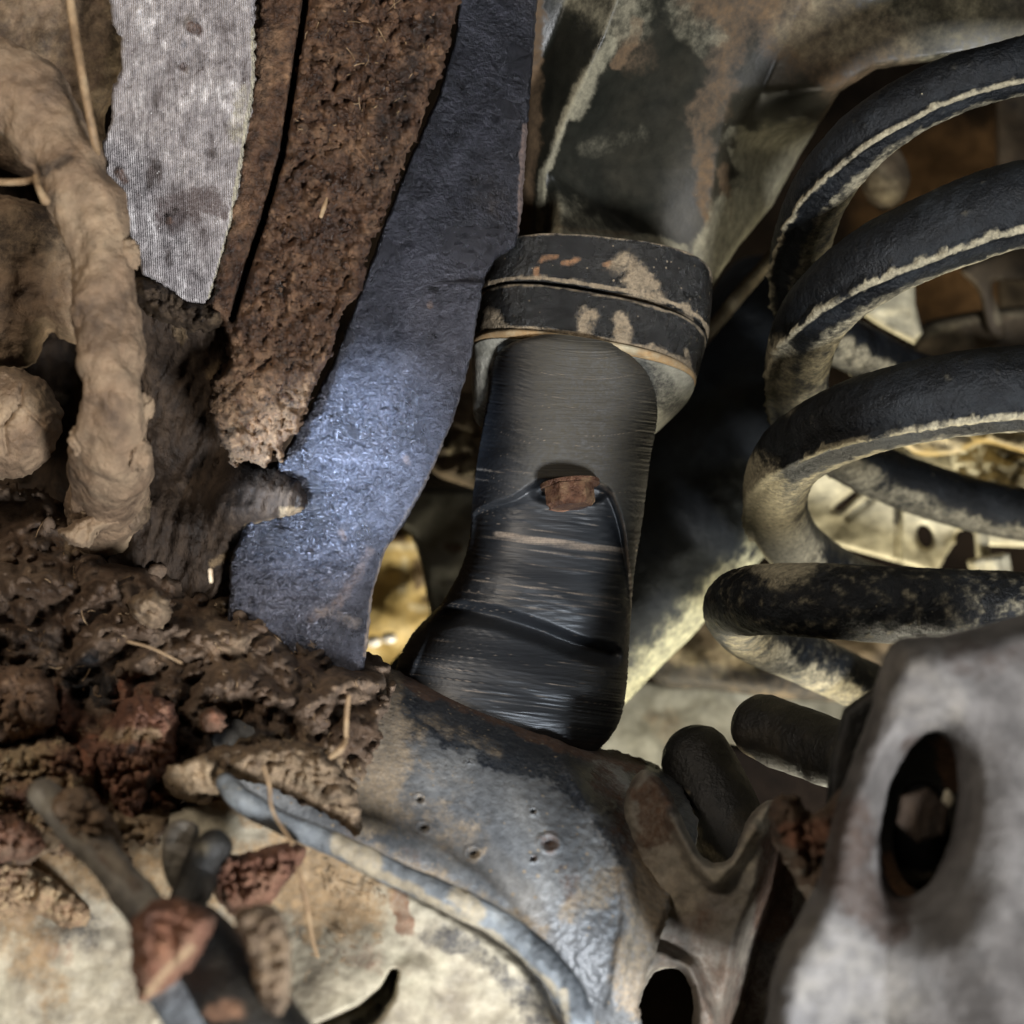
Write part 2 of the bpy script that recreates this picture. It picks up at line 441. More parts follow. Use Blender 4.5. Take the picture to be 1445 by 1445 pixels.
M['backcream'] = mat('dusty_cream_panel', [(.26, .23, .15), (.44, .40, .28), (.56, .52, .38)], 30, bump=.3, bscale=100, rough=(.7, .9), dark=(.03, .025, .015), rust=(.32, .2, .09))
M['backgrey'] = mat('grey_panel', [(.17, .165, .135), (.24, .23, .19), (.30, .285, .24)], 14, bump=.2, bscale=100, rough=(.6, .85), dark=(.02, .017, .012), rust=(.14, .09, .06))
M['brass'] = mat('yellow_plated_casting', [(.22, .145, .045), (.36, .26, .10), (.48, .37, .18)], 40, bump=.2, bscale=120, rough=(.5, .7), metal=.0, dust=(.5, .42, .27), dark=(.04, .02, .01))
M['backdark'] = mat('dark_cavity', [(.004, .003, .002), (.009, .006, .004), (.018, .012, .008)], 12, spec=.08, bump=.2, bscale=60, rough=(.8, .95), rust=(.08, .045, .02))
M['backbrown'] = mat('brown_dusty_metal', [(.05, .035, .02), (.09, .065, .038), (.14, .10, .06)], 18, bump=.3, bscale=90, rough=(.7, .9), dark=(.012, .01, .008), dust=(.30, .25, .16))
M['chrome'] = mat('pale_rivet', [(.6, .58, .55), (.75, .72, .7), (.8, .78, .75)], 40, bump=.1, rough=(.25, .4), metal=.2)

# ------------------------------------------------------------------ far background
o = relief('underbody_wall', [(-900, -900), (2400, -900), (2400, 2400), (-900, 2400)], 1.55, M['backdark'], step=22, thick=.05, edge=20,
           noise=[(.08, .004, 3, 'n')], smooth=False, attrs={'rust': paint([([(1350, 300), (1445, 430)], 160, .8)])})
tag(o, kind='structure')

# grey panel seen between strap and bump stop, with an oval opening
ov = smooth_poly([(520, 770), (548, 742), (576, 752), (592, 790), (601, 840), (604, 880), (560, 960), (490, 980), (470, 880)])
o = relief('splash_panel', [(440, 684), (760, 690), (780, 1150), (440, 1150)], lambda x, y: 1.12+(y-700)*-.0002, M['backgrey'], step=5, thick=.03, edge=8,
           holes=[ov], noise=[(.006, .01, 3, 'n')], smooth=False, attrs={'rust': paint([([(636, 772), (646, 773)], 8, .9), ([(624, 825)], 5, .7)])})
tag(o, 'plain grey panel with an oval opening, between bluish strap and rubber bump stop', 'panel')
b = empty('plated_casting', 560, 850, 1.22, 'yellow plated lumpy casting showing through the oval opening of the grey panel', 'casting')
relief('housing', [(470, 755), (560, 745), (640, 760), (650, 980), (460, 980)], 1.25, M['brass'], b, step=4, thick=.05, edge=12,
       noise=[(.022, .011, 2, 'n'), (.002, .05, 2, 'n')], seed=3, attrs={'dark': paint([([(588, 800), (590, 820)], 12, 1), ([(600, 845)], 8, .9), ([(540, 752), (565, 757)], 12, 1)]),
       'dust': paint([([(540, 770), (590, 772)], 7, 1), ([(570, 790), (566, 830)], 6, .7), ([(580, 855), (600, 858)], 6, .8)])})
for (x, y) in ((527, 905), (549, 900)):
    clod('rivet', x, y, 1.19, 10, M['chrome'], b, (1.1, .8, .8), 3, .05)
# blurry brown lumps above the panel
b = relief('rubber_bush', [(600, 570), (700, 560), (720, 690), (640, 680), (605, 660), (590, 620)], 1.02, M['backbrown'], step=4, thick=.05, edge=25,
           noise=[(.02, .02, 3, 'b')], seed=9, attrs={'dust': paint([([(640, 640), (655, 615)], 10, .6), ([(660, 660)], 12, .5)]), 'dark': paint([([(610, 600), (700, 690)], 30, .4)])})
tag(b, 'brown lumpy bush in the dark gap left of the bump stop', 'bush')

# cream plate low behind the dark rail
o = relief('cream_plate', [(760, 930), (915, 962), (1010, 968), (1140, 982), (1260, 985), (1300, 1020), (1280, 1200), (930, 1240), (760, 1200)], lambda x, y: 1.14-(y-1000)*.0004,
           M['backcream'], step=5, thick=.02, edge=8, noise=[(.01, .012, 3, 'n')], smooth=False,
           attrs={'rust': paint([([(930, 1010), (960, 1060)], 30, .3)]), 'dark': paint([([(1100, 1000)], 20, .25)])})
tag(o, 'pale cream plate under the coil spring, beside the lower end of the dark rail', 'plate')
o = relief('cross_bar', [(900, 880), (1000, 850), (1300, 900), (1300, 1010), (1235, 994), (1100, 985), (1000, 972), (925, 962)], 1.08, M['backbrown'], step=5, thick=.05, edge=14,
           noise=[(.006, .02, 3, 'n')], attrs={'dark': paint([([(930, 950), (1240, 980)], 22, .9)]), 'dust': paint([([(960, 920), (1060, 935)], 25, .35)])})
tag(o, 'brown cross bar behind the lowest coil of the spring', 'bar')

# inside of the spring, upper: dark brown parts
b = empty('spring_pocket', 1380, 400, 1.15, 'brown dusty spring pocket seen in the dark between the upper coils', 'spring pocket')
relief('seat_plate', [(1290, 470), (1340, 445), (1460, 430), (1600, 430), (1600, 560), (1280, 560)], 1.10, M['backbrown'], b, step=5, thick=.05, edge=16, noise=[(.006, .02, 3, 'n')],
       attrs={'dust': paint([([(1300, 470), (1380, 445), (1450, 438)], 10, .45)])})
relief('side_panel', [(1404, 100), (1600, 100), (1600, 460), (1408, 455)], 1.2, M['backbrown'], b, step=5, thick=.03, edge=6, noise=[(.006, .02, 3, 'n')], smooth=False,
       attrs={'dark': paint([([(1500, 100), (1500, 300)], 80, .6)])})
clod('knob', 1250, 252, 1.0, 36, M['backbrown'], b, (.9, .8, 1.25), 4, .12, attrs={'dust': paint([([(1240, 240), (1250, 270)], 26, .35)])})
relief('dusty_gusset', [(1215, 395), (1290, 385), (1292, 430), (1302, 470), (1290, 486), (1240, 460), (1210, 440)], .99, M['backcream'], b, step=4, thick=.02, edge=5, smooth=False,
       noise=[(.004, .03, 3, 'n')])
relief('gusset_arm', [(1355, 380), (1400, 360), (1450, 350), (1450, 395), (1400, 400), (1420, 470), (1395, 470), (1380, 410)], 1.08, M['backbrown'], b, step=4, thick=.02, edge=6,
       attrs={'dust': paint([([(1410, 400), (1412, 450)], 8, .5)])})

# inside of the spring, lower: cream casting with slot, holes and a little nut
b = empty('cream_casting', 1280, 740, 1.1, 'cream dusty cast frame with a slot and round hole, seen through the lower coils', 'casting')
hole = [(1305+11*math.cos(a)+3*math.sin(a), 757+16*math.sin(a)) for a in np.linspace(0, 2*math.pi, 20)[:-1]]
slot = [(1176, 722), (1180, 714), (1222, 680), (1228, 684), (1186, 722)]
bh = smooth_poly([(1350, 752), (1368, 748), (1378, 760), (1374, 790), (1362, 795), (1350, 780)])
relief('cast_plate', [(1060, 640), (1150, 590), (1440, 640), (1600, 650), (1600, 780), (1440, 772), (1345, 768), (1320, 812), (1290, 800), (1180, 770), (1110, 770), (1060, 790)],
       lambda x, y: 1.08+.012*sstep(1262, 1266, x)-.016*sstep(1268, 1276, x), M['backcream'], b, step=3, thick=.03, edge=4, holes=[hole, slot, bh], smooth=False, noise=[(.005, .015, 3, 'n')],
       disp=lambda x, y: .006*(1-sstep(2, 6, seg_dist(x, y, [(1197, 730), (1230, 705)]))),
       attrs={'dark': paint([([(1266, 705), (1264, 735)], 6, 1), ([(1340, 790), (1330, 810)], 8, .6), ([(1226, 706)], 6, .6)])})
relief('mount_block', [(1340, 640), (1380, 615), (1440, 640), (1500, 650), (1500, 700), (1420, 690), (1400, 700), (1350, 680)], 1.03, M['backcream'], b, step=3, thick=.04, edge=6, smooth=False,
       noise=[(.010, .03, 3, 'b')], attrs={'dark': paint([([(1415, 640), (1445, 655)], 7, 1), ([(1418, 700), (1440, 665)], 5, .9)])})
relief('top_rib', [(1250, 590), (1330, 600), (1460, 590), (1460, 640), (1390, 625), (1350, 640), (1290, 640)], 1.0, M['brass'], b, step=3, thick=.03, edge=8, noise=[(.006, .04, 3, 'n')],
       attrs={'dust': paint([([(1280, 625), (1350, 628)], 14, .8), ([(1400, 615), (1445, 625)], 8, .8)])})
tube('stud', [(1384, 745, 1.04, 10), (1388, 800, 1.04, 9)], M['backcream'], b, nseg=4)
tube('castle_nut', [(1394, 786, 1.02, 26), (1402, 826, 1.02, 25)], M['backcream'], b, nseg=8, nr=30, caps='flat',
     disp=lambda U, T, B: .0012*np.sign(np.cos(T*6)), attrs={'dark': paint([([(1390, 784), (1410, 786)], 6, .8)])})

# ------------------------------------------------------------------ dark rail (thick tube running diagonally)
def rail_attr(U, T, B):
    px, py = proj(B.reshape(-1, 3)); px = px.reshape(T.shape); py = py.reshape(T.shape)
    n = (px*.72+py*.68)-1309
    low = sstep(620, 900, py)
    return {'dust': np.clip(sstep(-62, -8, n)*low*.6, 0, 1)}  # yellowish band along the lower right edge
o = tube('chassis_rail', [(560, 1125, .93, 136), (690, 990, .93, 138), (850, 822, .95, 140), (960, 706, .97, 140), (1030, 610, .99, 132), (1058, 520, 1.04, 105), (1075, 430, 1.12, 70)], M['rail'],
         nseg=24, nr=120, attrf=rail_attr, noise=[(.0012, 60, 3, 'n'), (.0008, 220, 3, 'n')],
         disp=lambda U, T, B: .0)
tag(o, 'thick round dark rail running diagonally behind the bump stop, yellowish along its lower edge', 'chassis rail')
o = tube('brace_bar', [(960, 520, .93, 9), (1040, 420, .93, 10), (1100, 350, .93, 10), (1180, 250, .93, 10)], M['backbrown'], nseg=6, attrs={'dust': paint([([(1000, 470), (1100, 360)], 12, .5)])})
tag(o, 'thin brown brace bar in the dark gap between bump stop cup and spring', 'brace')

# ------------------------------------------------------------------ chassis bracket above
def br_depth(x, y):
    d = .74+(300-y)*-.00012
    rx = np.interp(y, [-80, 50, 150, 240, 345], [900, 852, 806, 770, 762])      # vertical ridge
    t = x-rx
    d = d+.0004*np.clip(-t, 0, 70)+.00025*np.clip(t, 0, 260)
    k = (y-240)-(x-775)*.72                      # diagonal crease under the ridge point
    d = d-.00055*np.clip(k, 0, 90)*sstep(0, 30, t)
    # dusty gusset turning away on the lower right
    g = (x-1000)*.92+(y-250)*.15
    d = d-.022*(1-sstep(-160, 60, -g))+.0009*np.clip(g-10, 0, 200)*sstep(120, 220, y)
    return d
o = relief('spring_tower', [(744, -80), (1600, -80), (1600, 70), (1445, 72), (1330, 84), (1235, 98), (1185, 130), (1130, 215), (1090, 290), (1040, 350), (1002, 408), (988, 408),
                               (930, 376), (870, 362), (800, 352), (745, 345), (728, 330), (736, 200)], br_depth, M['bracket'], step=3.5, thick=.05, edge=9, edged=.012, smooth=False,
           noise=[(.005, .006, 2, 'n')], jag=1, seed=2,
           attrs={'dust': paint([([(862, 60), (835, 105), (806, 160)], 17, .6), ([(800, 155), (772, 235)], 8, .7), ([(768, 240), (762, 320)], 7, .8), ([(780, 330), (960, 352)], 14, .7),  # streak down the ridge is a painted edge highlight; other strokes are dust
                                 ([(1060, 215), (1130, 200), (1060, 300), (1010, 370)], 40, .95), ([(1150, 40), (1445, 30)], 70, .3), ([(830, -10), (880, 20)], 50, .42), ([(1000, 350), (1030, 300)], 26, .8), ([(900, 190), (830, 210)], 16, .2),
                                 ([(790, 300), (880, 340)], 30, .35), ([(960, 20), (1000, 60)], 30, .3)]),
                  'rust': paint([([(1040, 30), (1015, 110), (990, 190)], 30, .42), ([(985, 190), (1000, 300), (1005, 370)], 14, .5), ([(1060, -20), (1250, 60)], 60, .4), ([(790, 330), (880, 335), (985, 400)], 13, .9), ([(900, 30), (895, 60), (870, 90)], 10, .8),
                                 ([(750, 0), (750, 180), (738, 320)], 16, .8), ([(1130, 60), (1200, 90)], 60, .45), ([(1000, -20), (1120, 20)], 60, .5), ([(880, 20), (900, 80)], 30, .25), ([(1020, 240), (1035, 310)], 10, .7)])})
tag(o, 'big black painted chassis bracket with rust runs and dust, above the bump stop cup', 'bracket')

# ------------------------------------------------------------------ bump stop
bs = empty('bump_stop', 820, 480, .74, 'black rubber bump stop under its two-band steel cup, in the middle', 'bump stop')
YC = .75
def arc_line(r, expo=2.75, n=14):
    lx, ly, rx, ry, Yc, dr, bow = r
    out = []
    for a in np.linspace(.12, math.pi-.12, n):
        ce = math.copysign(abs(math.cos(a))**(2/expo), math.cos(a)); se = math.sin(a)**(2/expo)
        Yv = Yc-dr*se; k = Yc/Yv
        out.append((722.5+((lx+rx)/2+(rx-lx)/2*ce-722.5)*k, 722.5+((ly+ry)/2+(ry-ly)/2*ce-bow*se-722.5)*k))
    return out
E1 = arc_line((672, 434, 996, 488, YC, .056, 34)); E2 = arc_line((664, 494, 978, 546, YC, .058, 26)); E3 = arc_line((671, 442, 992, 500, YC, .058, 32)); E0 = arc_line((686, 380, 1001, 410, YC, .056, 32))
loft('upper_cup_band', [(684, 384, 998, 418, YC, .052, 20), (686, 380, 1001, 410, YC, .056, 32), (680, 395, 1001, 432, YC, .056, 36), (672, 434, 996, 488, YC, .056, 34), (674, 437, 992, 492, YC, .052, 34)], M['cup'], bs,
     nseg=10, nr=260, expo=2.75, attrs={'dust': paint([([(880, 375), (895, 390), (915, 420)], 22, .62), ([(905, 385), (925, 400)], 9, .95), ([(875, 420), (915, 424)], 5, .8), (E1, 3.2, .95), (E0, 2.5, .35), ([(965, 432), (970, 450)], 8, .6)]),
                              'rust': paint([([(757, 382), (757, 392)], 4, 1.0), ([(762, 366), (788, 362)], 4, .8), ([(795, 372), (812, 367)], 4, .9), ([(854, 368), (862, 376)], 4, 1)])},
     disp=lambda x, y, t: .0018*fbm(np.stack([x*.05, y*.05, t*0+3], 1), 5)-.0006*sstep(.1, .3, fbm(np.stack([x*.12, y*.12, t*0+9], 1), 3)))
loft('lower_cup_band', [(673, 440, 990, 496, YC, .052, 32), (671, 442, 992, 500, YC, .058, 32), (668, 470, 985, 526, YC, .058, 30), (664, 494, 978, 546, YC, .058, 26), (668, 500, 974, 550, YC, .054, 22)], M['cup'], bs,
     nseg=10, nr=260, expo=2.75, attrs={'dust': paint([([(692, 448), (698, 474)], 16, .65), ([(822, 445), (822, 480)], 14, .62), ([(874, 452), (876, 478)], 13, .95), ([(915, 492), (968, 515)], 8, .65), ([(798, 485), (815, 500)], 6, .6), (E2, 3.0, .55), (E3, 2.0, .45), ([(835, 440), (838, 446)], 8, .8), ([(760, 470), (790, 478)], 12, .25), ([(968, 495), (968, 515)], 5, .6)])},
     disp=lambda x, y, t: .0020*fbm(np.stack([x*.05, y*.05, t*0+5], 1), 5))
loft('cup_lip', [(665, 495, 977, 546, YC, .060, 24), (663, 498, 978, 550, YC, .061, 24), (664, 502, 976, 554, YC, .060, 23)], M['backcream'], bs, nseg=3, expo=2.75,
     attrs={'rust': paint([([(680, 500), (980, 560)], 60, .75)])})
loft('clamp_pad', [(665, 503, 975, 554, YC, .054, 20), (666, 520, 973, 562, YC, .048, 20), (667, 565, 950, 585, YC, .040, 20), (670, 588, 925, 606, YC, .034, 18), (690, 592, 905, 600, YC, .03, 18)], M['pad'], bs,
     nseg=8, expo=3.2, attrs={'dust': paint([([(672, 540), (678, 592)], 16, .9), ([(672, 516), (720, 512)], 12, .6)]), 'dark': paint([([(700, 528), (760, 512)], 12, .5), ([(683, 548), (690, 548)], 3, .5), ([(900, 520), (960, 580)], 30, .5)])})

arch = [(655, 735), (690, 712), (725, 700), (752, 682), (775, 676), (848, 684), (866, 700), (880, 742), (888, 800), (893, 870), (893, 1100), (560, 1100), (600, 900), (640, 800)]
arch_s = smooth_poly(arch, 3)
def bump_disp(x, y, t):
    front = sstep(.15, .5, np.sin(t))
    sd = poly_sdf(x, y, arch_s)
    d = .016*sstep(3, -5, -(-sd))*front*0
    inside = 1-sstep(-6, 2, sd)
    fade = 1-.75*sstep(720, 880, y)
    d = .0100*inside*fade*front
    # bolt pocket
    d = d+.004*(1-sstep(.75, 1.1, np.hypot((x-804)/56, (y-694)/20)))*front
    # fold / crease
    cr = seg_dist(x, y, [(600, 872), (660, 864), (700, 872), (760, 892), (810, 912), (862, 926)])
    d = d+.0105*(1-sstep(0, 20, cr))*front-.003*(1-sstep(20, 60, np.abs(cr-32)))*front
    # moulding lines across the rubber
    w = (y-(x-780)*.13)
    bowed = w+22*((x-800)/110)**2*(1-sstep(650, 760, y))
    l = fbm(np.stack([bowed*.26, x*.0015, t*0+1.0], 1), 3, 'r')
    l2 = fbm(np.stack([bowed*.07, x*.003, t*0+4.0], 1), 2, 'r')
    d = d-.00045*sstep(.1, .6, l)-.00045*sstep(.25, .6, l2)
    d = d+.00012*fbm(np.stack([bowed*.5, x*.003, t*0+8.0], 1), 2)
    return d
bump_r = [(728, 506, 890, 528, .745, .060, 22), (697, 524, 916, 562, .745, .063, 34), (688, 552, 924, 598, .745, .062, 38), (686, 580, 921, 622, .745, .060, 32), (678, 630, 914, 660, .745, .058, 26), (668, 700, 905, 730, .745, .055, 14),
          (658, 780, 892, 815, .742, .054, 2), (624, 850, 886, 900, .738, .052, -10), (576, 905, 882, 955, .732, .064, -20), (558, 955, 870, 1005, .730, .066, -26), (580, 1010, 832, 1050, .732, .050, -24), (620, 1050, 790, 1075, .732, .028, -20)]
def bump_glints_dust(px, py):  # thin pale lines paint glints on the ridges; dust on the right flank
    w = (py-(px-780)*.13)
    m = np.zeros(px.shape)
    for yy, r, s, x0, x1 in ((764, 3, .95, 690, 890), (770, 1.5, .5, 670, 880), (780, 1.2, .5, 700, 890), (800, 1.0, .35, 730, 885), (833, 1.2, .5, 655, 890), (842, 1, .4, 690, 880), (851, 1, .4, 640, 890), (862, 1, .35, 650, 880),
                             (676, 1.2, .7, 660, 720), (690, 1.0, .5, 660, 700), (672, 1., .4, 700, 760), (820, 1, .3, 640, 760), (925, 1.0, .5, 600, 650), (960, 1., .4, 590, 640), (990, 1.0, .4, 640, 730), (1000, 1, .3, 680, 760)):
        m = np.maximum(m, s*(1-sstep(r*.6, r*1.9, np.abs(w-yy)))*sstep(x0, x0+18, px)*(1-sstep(x1-18, x1, px)))
    bw = w+22*((px-800)/110)**2*(1-sstep(650, 760, py))
    ln = fbm(np.stack([bw*.62, px*.0025, px*0+21.0], 1), 2, gain=.6)
    m = np.maximum(m, .5*sstep(.26, .5, ln)); m = m*(.75+.25*np.sin(px*.03+py*.4))
    e = seg_dist(px, py, [(893, 1100), (893, 870), (888, 800), (880, 742), (866, 700), (848, 684)])
    m = np.maximum(m, .4*(1-sstep(1, 4, e)))  # light edge line painted along the panel step
    m = np.maximum(m, .55*sstep(4, 9, px-889)*sstep(730, 790, py)*(np.sin(py*.9) > 0.2))
    return m
loft('rubber_body', bump_r, M['rubber'], bs, serr=.0007, nseg=46, nr=300, expo=2.8, disp=bump_disp,
     attrs={'dust': bump_glints_dust, 'rust': lambda px, py: .5*(1-(1-sstep(-3, 3, poly_sdf(px, py, arch_s))))*(1-sstep(690, 860, py))*sstep(690, 780, px)})
# bolt with washer in the pocket
def hexbolt(name, px, py, Y, r, h, mt, parent, ax=(0, -.25, -1), n=6, rot=.2, bev=.15):
    ax = Vector(ax).normalized(); q = ax.to_track_quat('Z', 'Y')
    R = r/F*Y*S; H = h/F*Y*S; c = P1(px, py, Y)
    vs = []; k = 0
    lv = [(0, 1), (H*.8, 1), (H, 1-bev), (H*1.0, .6)]
    for z, s in lv:
        for i in range(n*4):
            a = rot+i*2*math.pi/(n*4); aa = ((a-rot) % (2*math.pi/n))-math.pi/n
            rr = R*s*(math.cos(math.pi/n)/math.cos(aa) if n < 12 else 1)
            vs.append(c+q@Vector((rr*math.cos(a), rr*math.sin(a), z)))
    m = n*4; fs = []
    for l in range(len(lv)-1):
        for i in range(m):
            fs.append((l*m+i, l*m+(i+1) % m, (l+1)*m+(i+1) % m, (l+1)*m+i))
    fs.append(tuple(range((len(lv)-1)*m, len(lv)*m))); fs.append(tuple(range(m))[::-1])
    o = link(name, np.array([v[:] for v in vs]), fs, mt, parent, smooth=False)
    return o
bolt = hexbolt('bolt', 803, 686, .682, 35, 30, M['bolt'], bs, ax=(.1, -.2, -1), rot=.35)
hexbolt('washer', 804, 681, .686, 42, 7, M['bolt'], bolt, n=12, ax=(.1, -.2, -1))
clod('rust_scab', 790, 718, .688, 9, M['mud_red'], bs, (1.6, .8, .5), 3, .5, seed=4)

# ------------------------------------------------------------------ coil spring
coil_pts = [(1830, 200, .82, 44), (1700, 80, .72, 46), (1580, 62, .675, 44), (1445, 92, .66, 40), (1330, 126, .665, 41), (1230, 186, .68, 42), (1162, 265, .71, 42), (1130, 350, .76, 41), (1132, 420, .81, 40), (1160, 462, .86, 38), (1215, 495, .90, 36), (1300, 535, .94, 35), (1445, 575, .95, 35),
            (1620, 590, .93, 38), (1800, 500, .82, 44), (1720, 340, .72, 52), (1590, 278, .675, 58), (1445, 288, .66, 61), (1330, 326, .665, 58), (1225, 378, .68, 54), (1150, 446, .715, 49), (1125, 520, .77, 45), (1136, 580, .83, 41), (1190, 640, .89, 38), (1300, 690, .935, 38), (1445, 726, .95, 38),
            (1640, 740, .92, 40), (1830, 690, .81, 48), (1740, 590, .71, 56), (1590, 552, .67, 60), (1445, 548, .655, 61), (1320, 562, .66, 59), (1205, 592, .68, 55), (1120, 640, .72, 50), (1094, 700, .78, 45), (1116, 764, .84, 42), (1190, 820, .89, 41), (1300, 856, .93, 41), (1445, 890, .95, 41),
            (1660, 920, .92, 42), (1850, 910, .80, 48), (1720, 880, .69, 54), (1580, 866, .645, 55), (1445, 862, .64, 55), (1300, 856, .64, 55), (1160, 848, .65, 53), (1075, 846, .68, 50), (1038, 858, .73, 46), (1062, 892, .79, 42), (1130, 926, .84, 38), (1220, 968, .88, 36), (1330, 1015, .92, 36)]
axis_ref = np.array([.06, .12, -1.0]); axis_ref /= np.linalg.norm(axis_ref)
def coil_common(U, T, B):
    """T measured from the lower side of the wire; +/- to outer / inner side"""
    px, py = proj(B.reshape(-1, 3)); px = px.reshape(T.shape); py = py.reshape(T.shape)
    a = np.where(T > math.pi, T-2*math.pi, T)
    q = np.stack([B[..., 0], B[..., 1], B[..., 2]], -1).reshape(-1, 3)
    n = fbm(q*70, 4).reshape(T.shape); n2 = fbm(q*230+5, 4, gain=.65).reshape(T.shape)
    return px, py, a, n, n2
SGN = 1
def coil_attr(U, T, B):
    px, py, a, n, n2 = coil_common(U, T, B)
    a = a*SGN
    upper = py < 760
    crust = (1-sstep(.035, .11, np.abs(a-(1.02+.16*n+.13*n2))))*np.clip(1.1+2.2*n, .15, 1)
    under = sstep(-1.5, -1.0, a+.3*n)*(1-sstep(.22, .5, a+.25*n+.25*n2))*np.clip(.75+.8*n, .3, 1)
    left = (1-sstep(1090, 1170, px+.3*(py-600)))*.0
    d = np.maximum(crust*.95*upper, under*.55)
    lo = np.clip(n2*1.4+.15, 0, .5)*(py > 790)+.28*np.clip(n2*2.5-.25, 0, 1)*(py < 790)
    turn = .75*(1-sstep(20, 70, seg_dist(px.ravel(), py.ravel(), [(1060, 690), (1080, 750), (1110, 780)]).reshape(px.shape)))
    turn = np.maximum(turn, .5*(1-sstep(10, 40, seg_dist(px.ravel(), py.ravel(), [(1098, 500), (1100, 560)]).reshape(px.shape))))
    return {'dust': np.clip(np.maximum(np.maximum(d, lo*.5), turn), 0, 1)}
def coil_disp(U, T, B):
    px, py, a, n, n2 = coil_common(U, T, B); a = a*SGN
    crust = 1-sstep(.05, .17, np.abs(a-(1.02+.10*n+.10*n2)))
    return (crust*(.0022+.004*np.clip(n2, 0, 1))*(py < 760)+.0006*n2+.0004*n)
cs = empty('coil_spring', 1400, 800, .8, 'black coil spring with dried mud lines, filling the right side', 'coil spring')
tube('coil_wire', coil_pts, M['coil'], cs, nseg=26, nr=72, ref=axis_ref, attrf=coil_attr, disp=coil_disp)

# ------------------------------------------------------------------ black hoses under the spring
h1 = tube('rubber_bush', [(985, 1075, .72, 52), (1020, 1150, .70, 54), (1060, 1250, .68, 50)], M['hose'], nseg=12, nr=48, noise=[(.0015, 60, 3, 'n')],
          attrs={'dust': paint([([(955, 1120), (985, 1190), (1010, 1210)], 14, .35)])})
tag(h1, 'black rounded rubber bush standing upright beside the saddle notch', 'rubber bush')
h2 = tube('rubber_bush', [(1078, 1028, .70, 47), (1150, 1055, .67, 48), (1260, 1090, .62, 46)], M['hose'], nseg=12, nr=48, noise=[(.0015, 60, 3, 'n')],
          attrs={'dust': paint([([(1035, 1055), (1060, 1078)], 8, .6)])})
tag(h2, 'black rubber bush lying sideways under the spring, tucked behind the blurry plate', 'rubber bush')
o = relief('shade_sheet', [(1195, 1020), (1235, 985), (1300, 960), (1300, 1150), (1180, 1160), (1090, 1210), (1010, 1230), (960, 1120), (940, 1090), (1030, 1050), (1120, 1080)], .80, M['backdark'], step=5, thick=.03, edge=10)  # dark sheet added in place of the shade between the bushes
tag(o, 'added black sheet standing in for shadow behind the two rubber bushes', 'sheet')

# ------------------------------------------------------------------ strap and its neighbours
def strap_depth(x, y):
    return .70-.00006*y+.00012*np.clip(x-600, 0, 200)*(y < 400)
strap_poly = [(650, -60), (762, -60), (754, 60), (744, 180), (737, 300), (727, 350), (700, 366), (684, 392), (675, 440), (665, 505), (640, 592), (606, 672), (572, 738), (545, 775), (527, 830), (517, 925), (500, 1010),
              (320, 960), (324, 790), (345, 745), (395, 650), (430, 590), (470, 510), (505, 420), (540, 320), (582, 215), (620, 130), (645, 40)]
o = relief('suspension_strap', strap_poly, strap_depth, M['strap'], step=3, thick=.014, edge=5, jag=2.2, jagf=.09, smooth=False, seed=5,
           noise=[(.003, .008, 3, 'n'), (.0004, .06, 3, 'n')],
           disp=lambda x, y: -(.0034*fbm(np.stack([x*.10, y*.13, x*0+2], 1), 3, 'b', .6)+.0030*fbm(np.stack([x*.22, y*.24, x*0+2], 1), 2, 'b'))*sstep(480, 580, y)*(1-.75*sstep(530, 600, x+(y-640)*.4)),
           attrs={'dark': lambda x, y: np.maximum(np.clip(1-sstep(270, 440, y+(x-640)*-.35), 0, 1)*.42, paint([([(690, 120), (700, 126)], 6, 1), ([(648, 118), (655, 124)], 5, 1), ([(608, 408), (614, 410)], 5, 1), ([(732, 178)], 6, 1), ([(690, 348)], 6, .9)])(x, y)),  # top toned darker for the weaker light there, plus small dark spots
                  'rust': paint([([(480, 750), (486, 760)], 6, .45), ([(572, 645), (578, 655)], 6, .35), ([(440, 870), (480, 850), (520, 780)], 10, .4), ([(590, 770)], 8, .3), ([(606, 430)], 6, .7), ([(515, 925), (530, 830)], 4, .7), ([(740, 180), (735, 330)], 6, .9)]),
                  'dust': paint([([(690, 270), (705, 285)], 30, .14), ([(450, 860), (500, 880)], 12, .3), ([(548, 770), (528, 830), (517, 925)], 4, .8), ([(670, 500), (640, 592), (606, 672), (548, 770)], 3, .4)])})  # thin strokes on the right edge paint an edge highlight; patches are dust
tag(o, 'flat bluish steel strap, dark on top and pitted below, left of bump stop', 'strap')

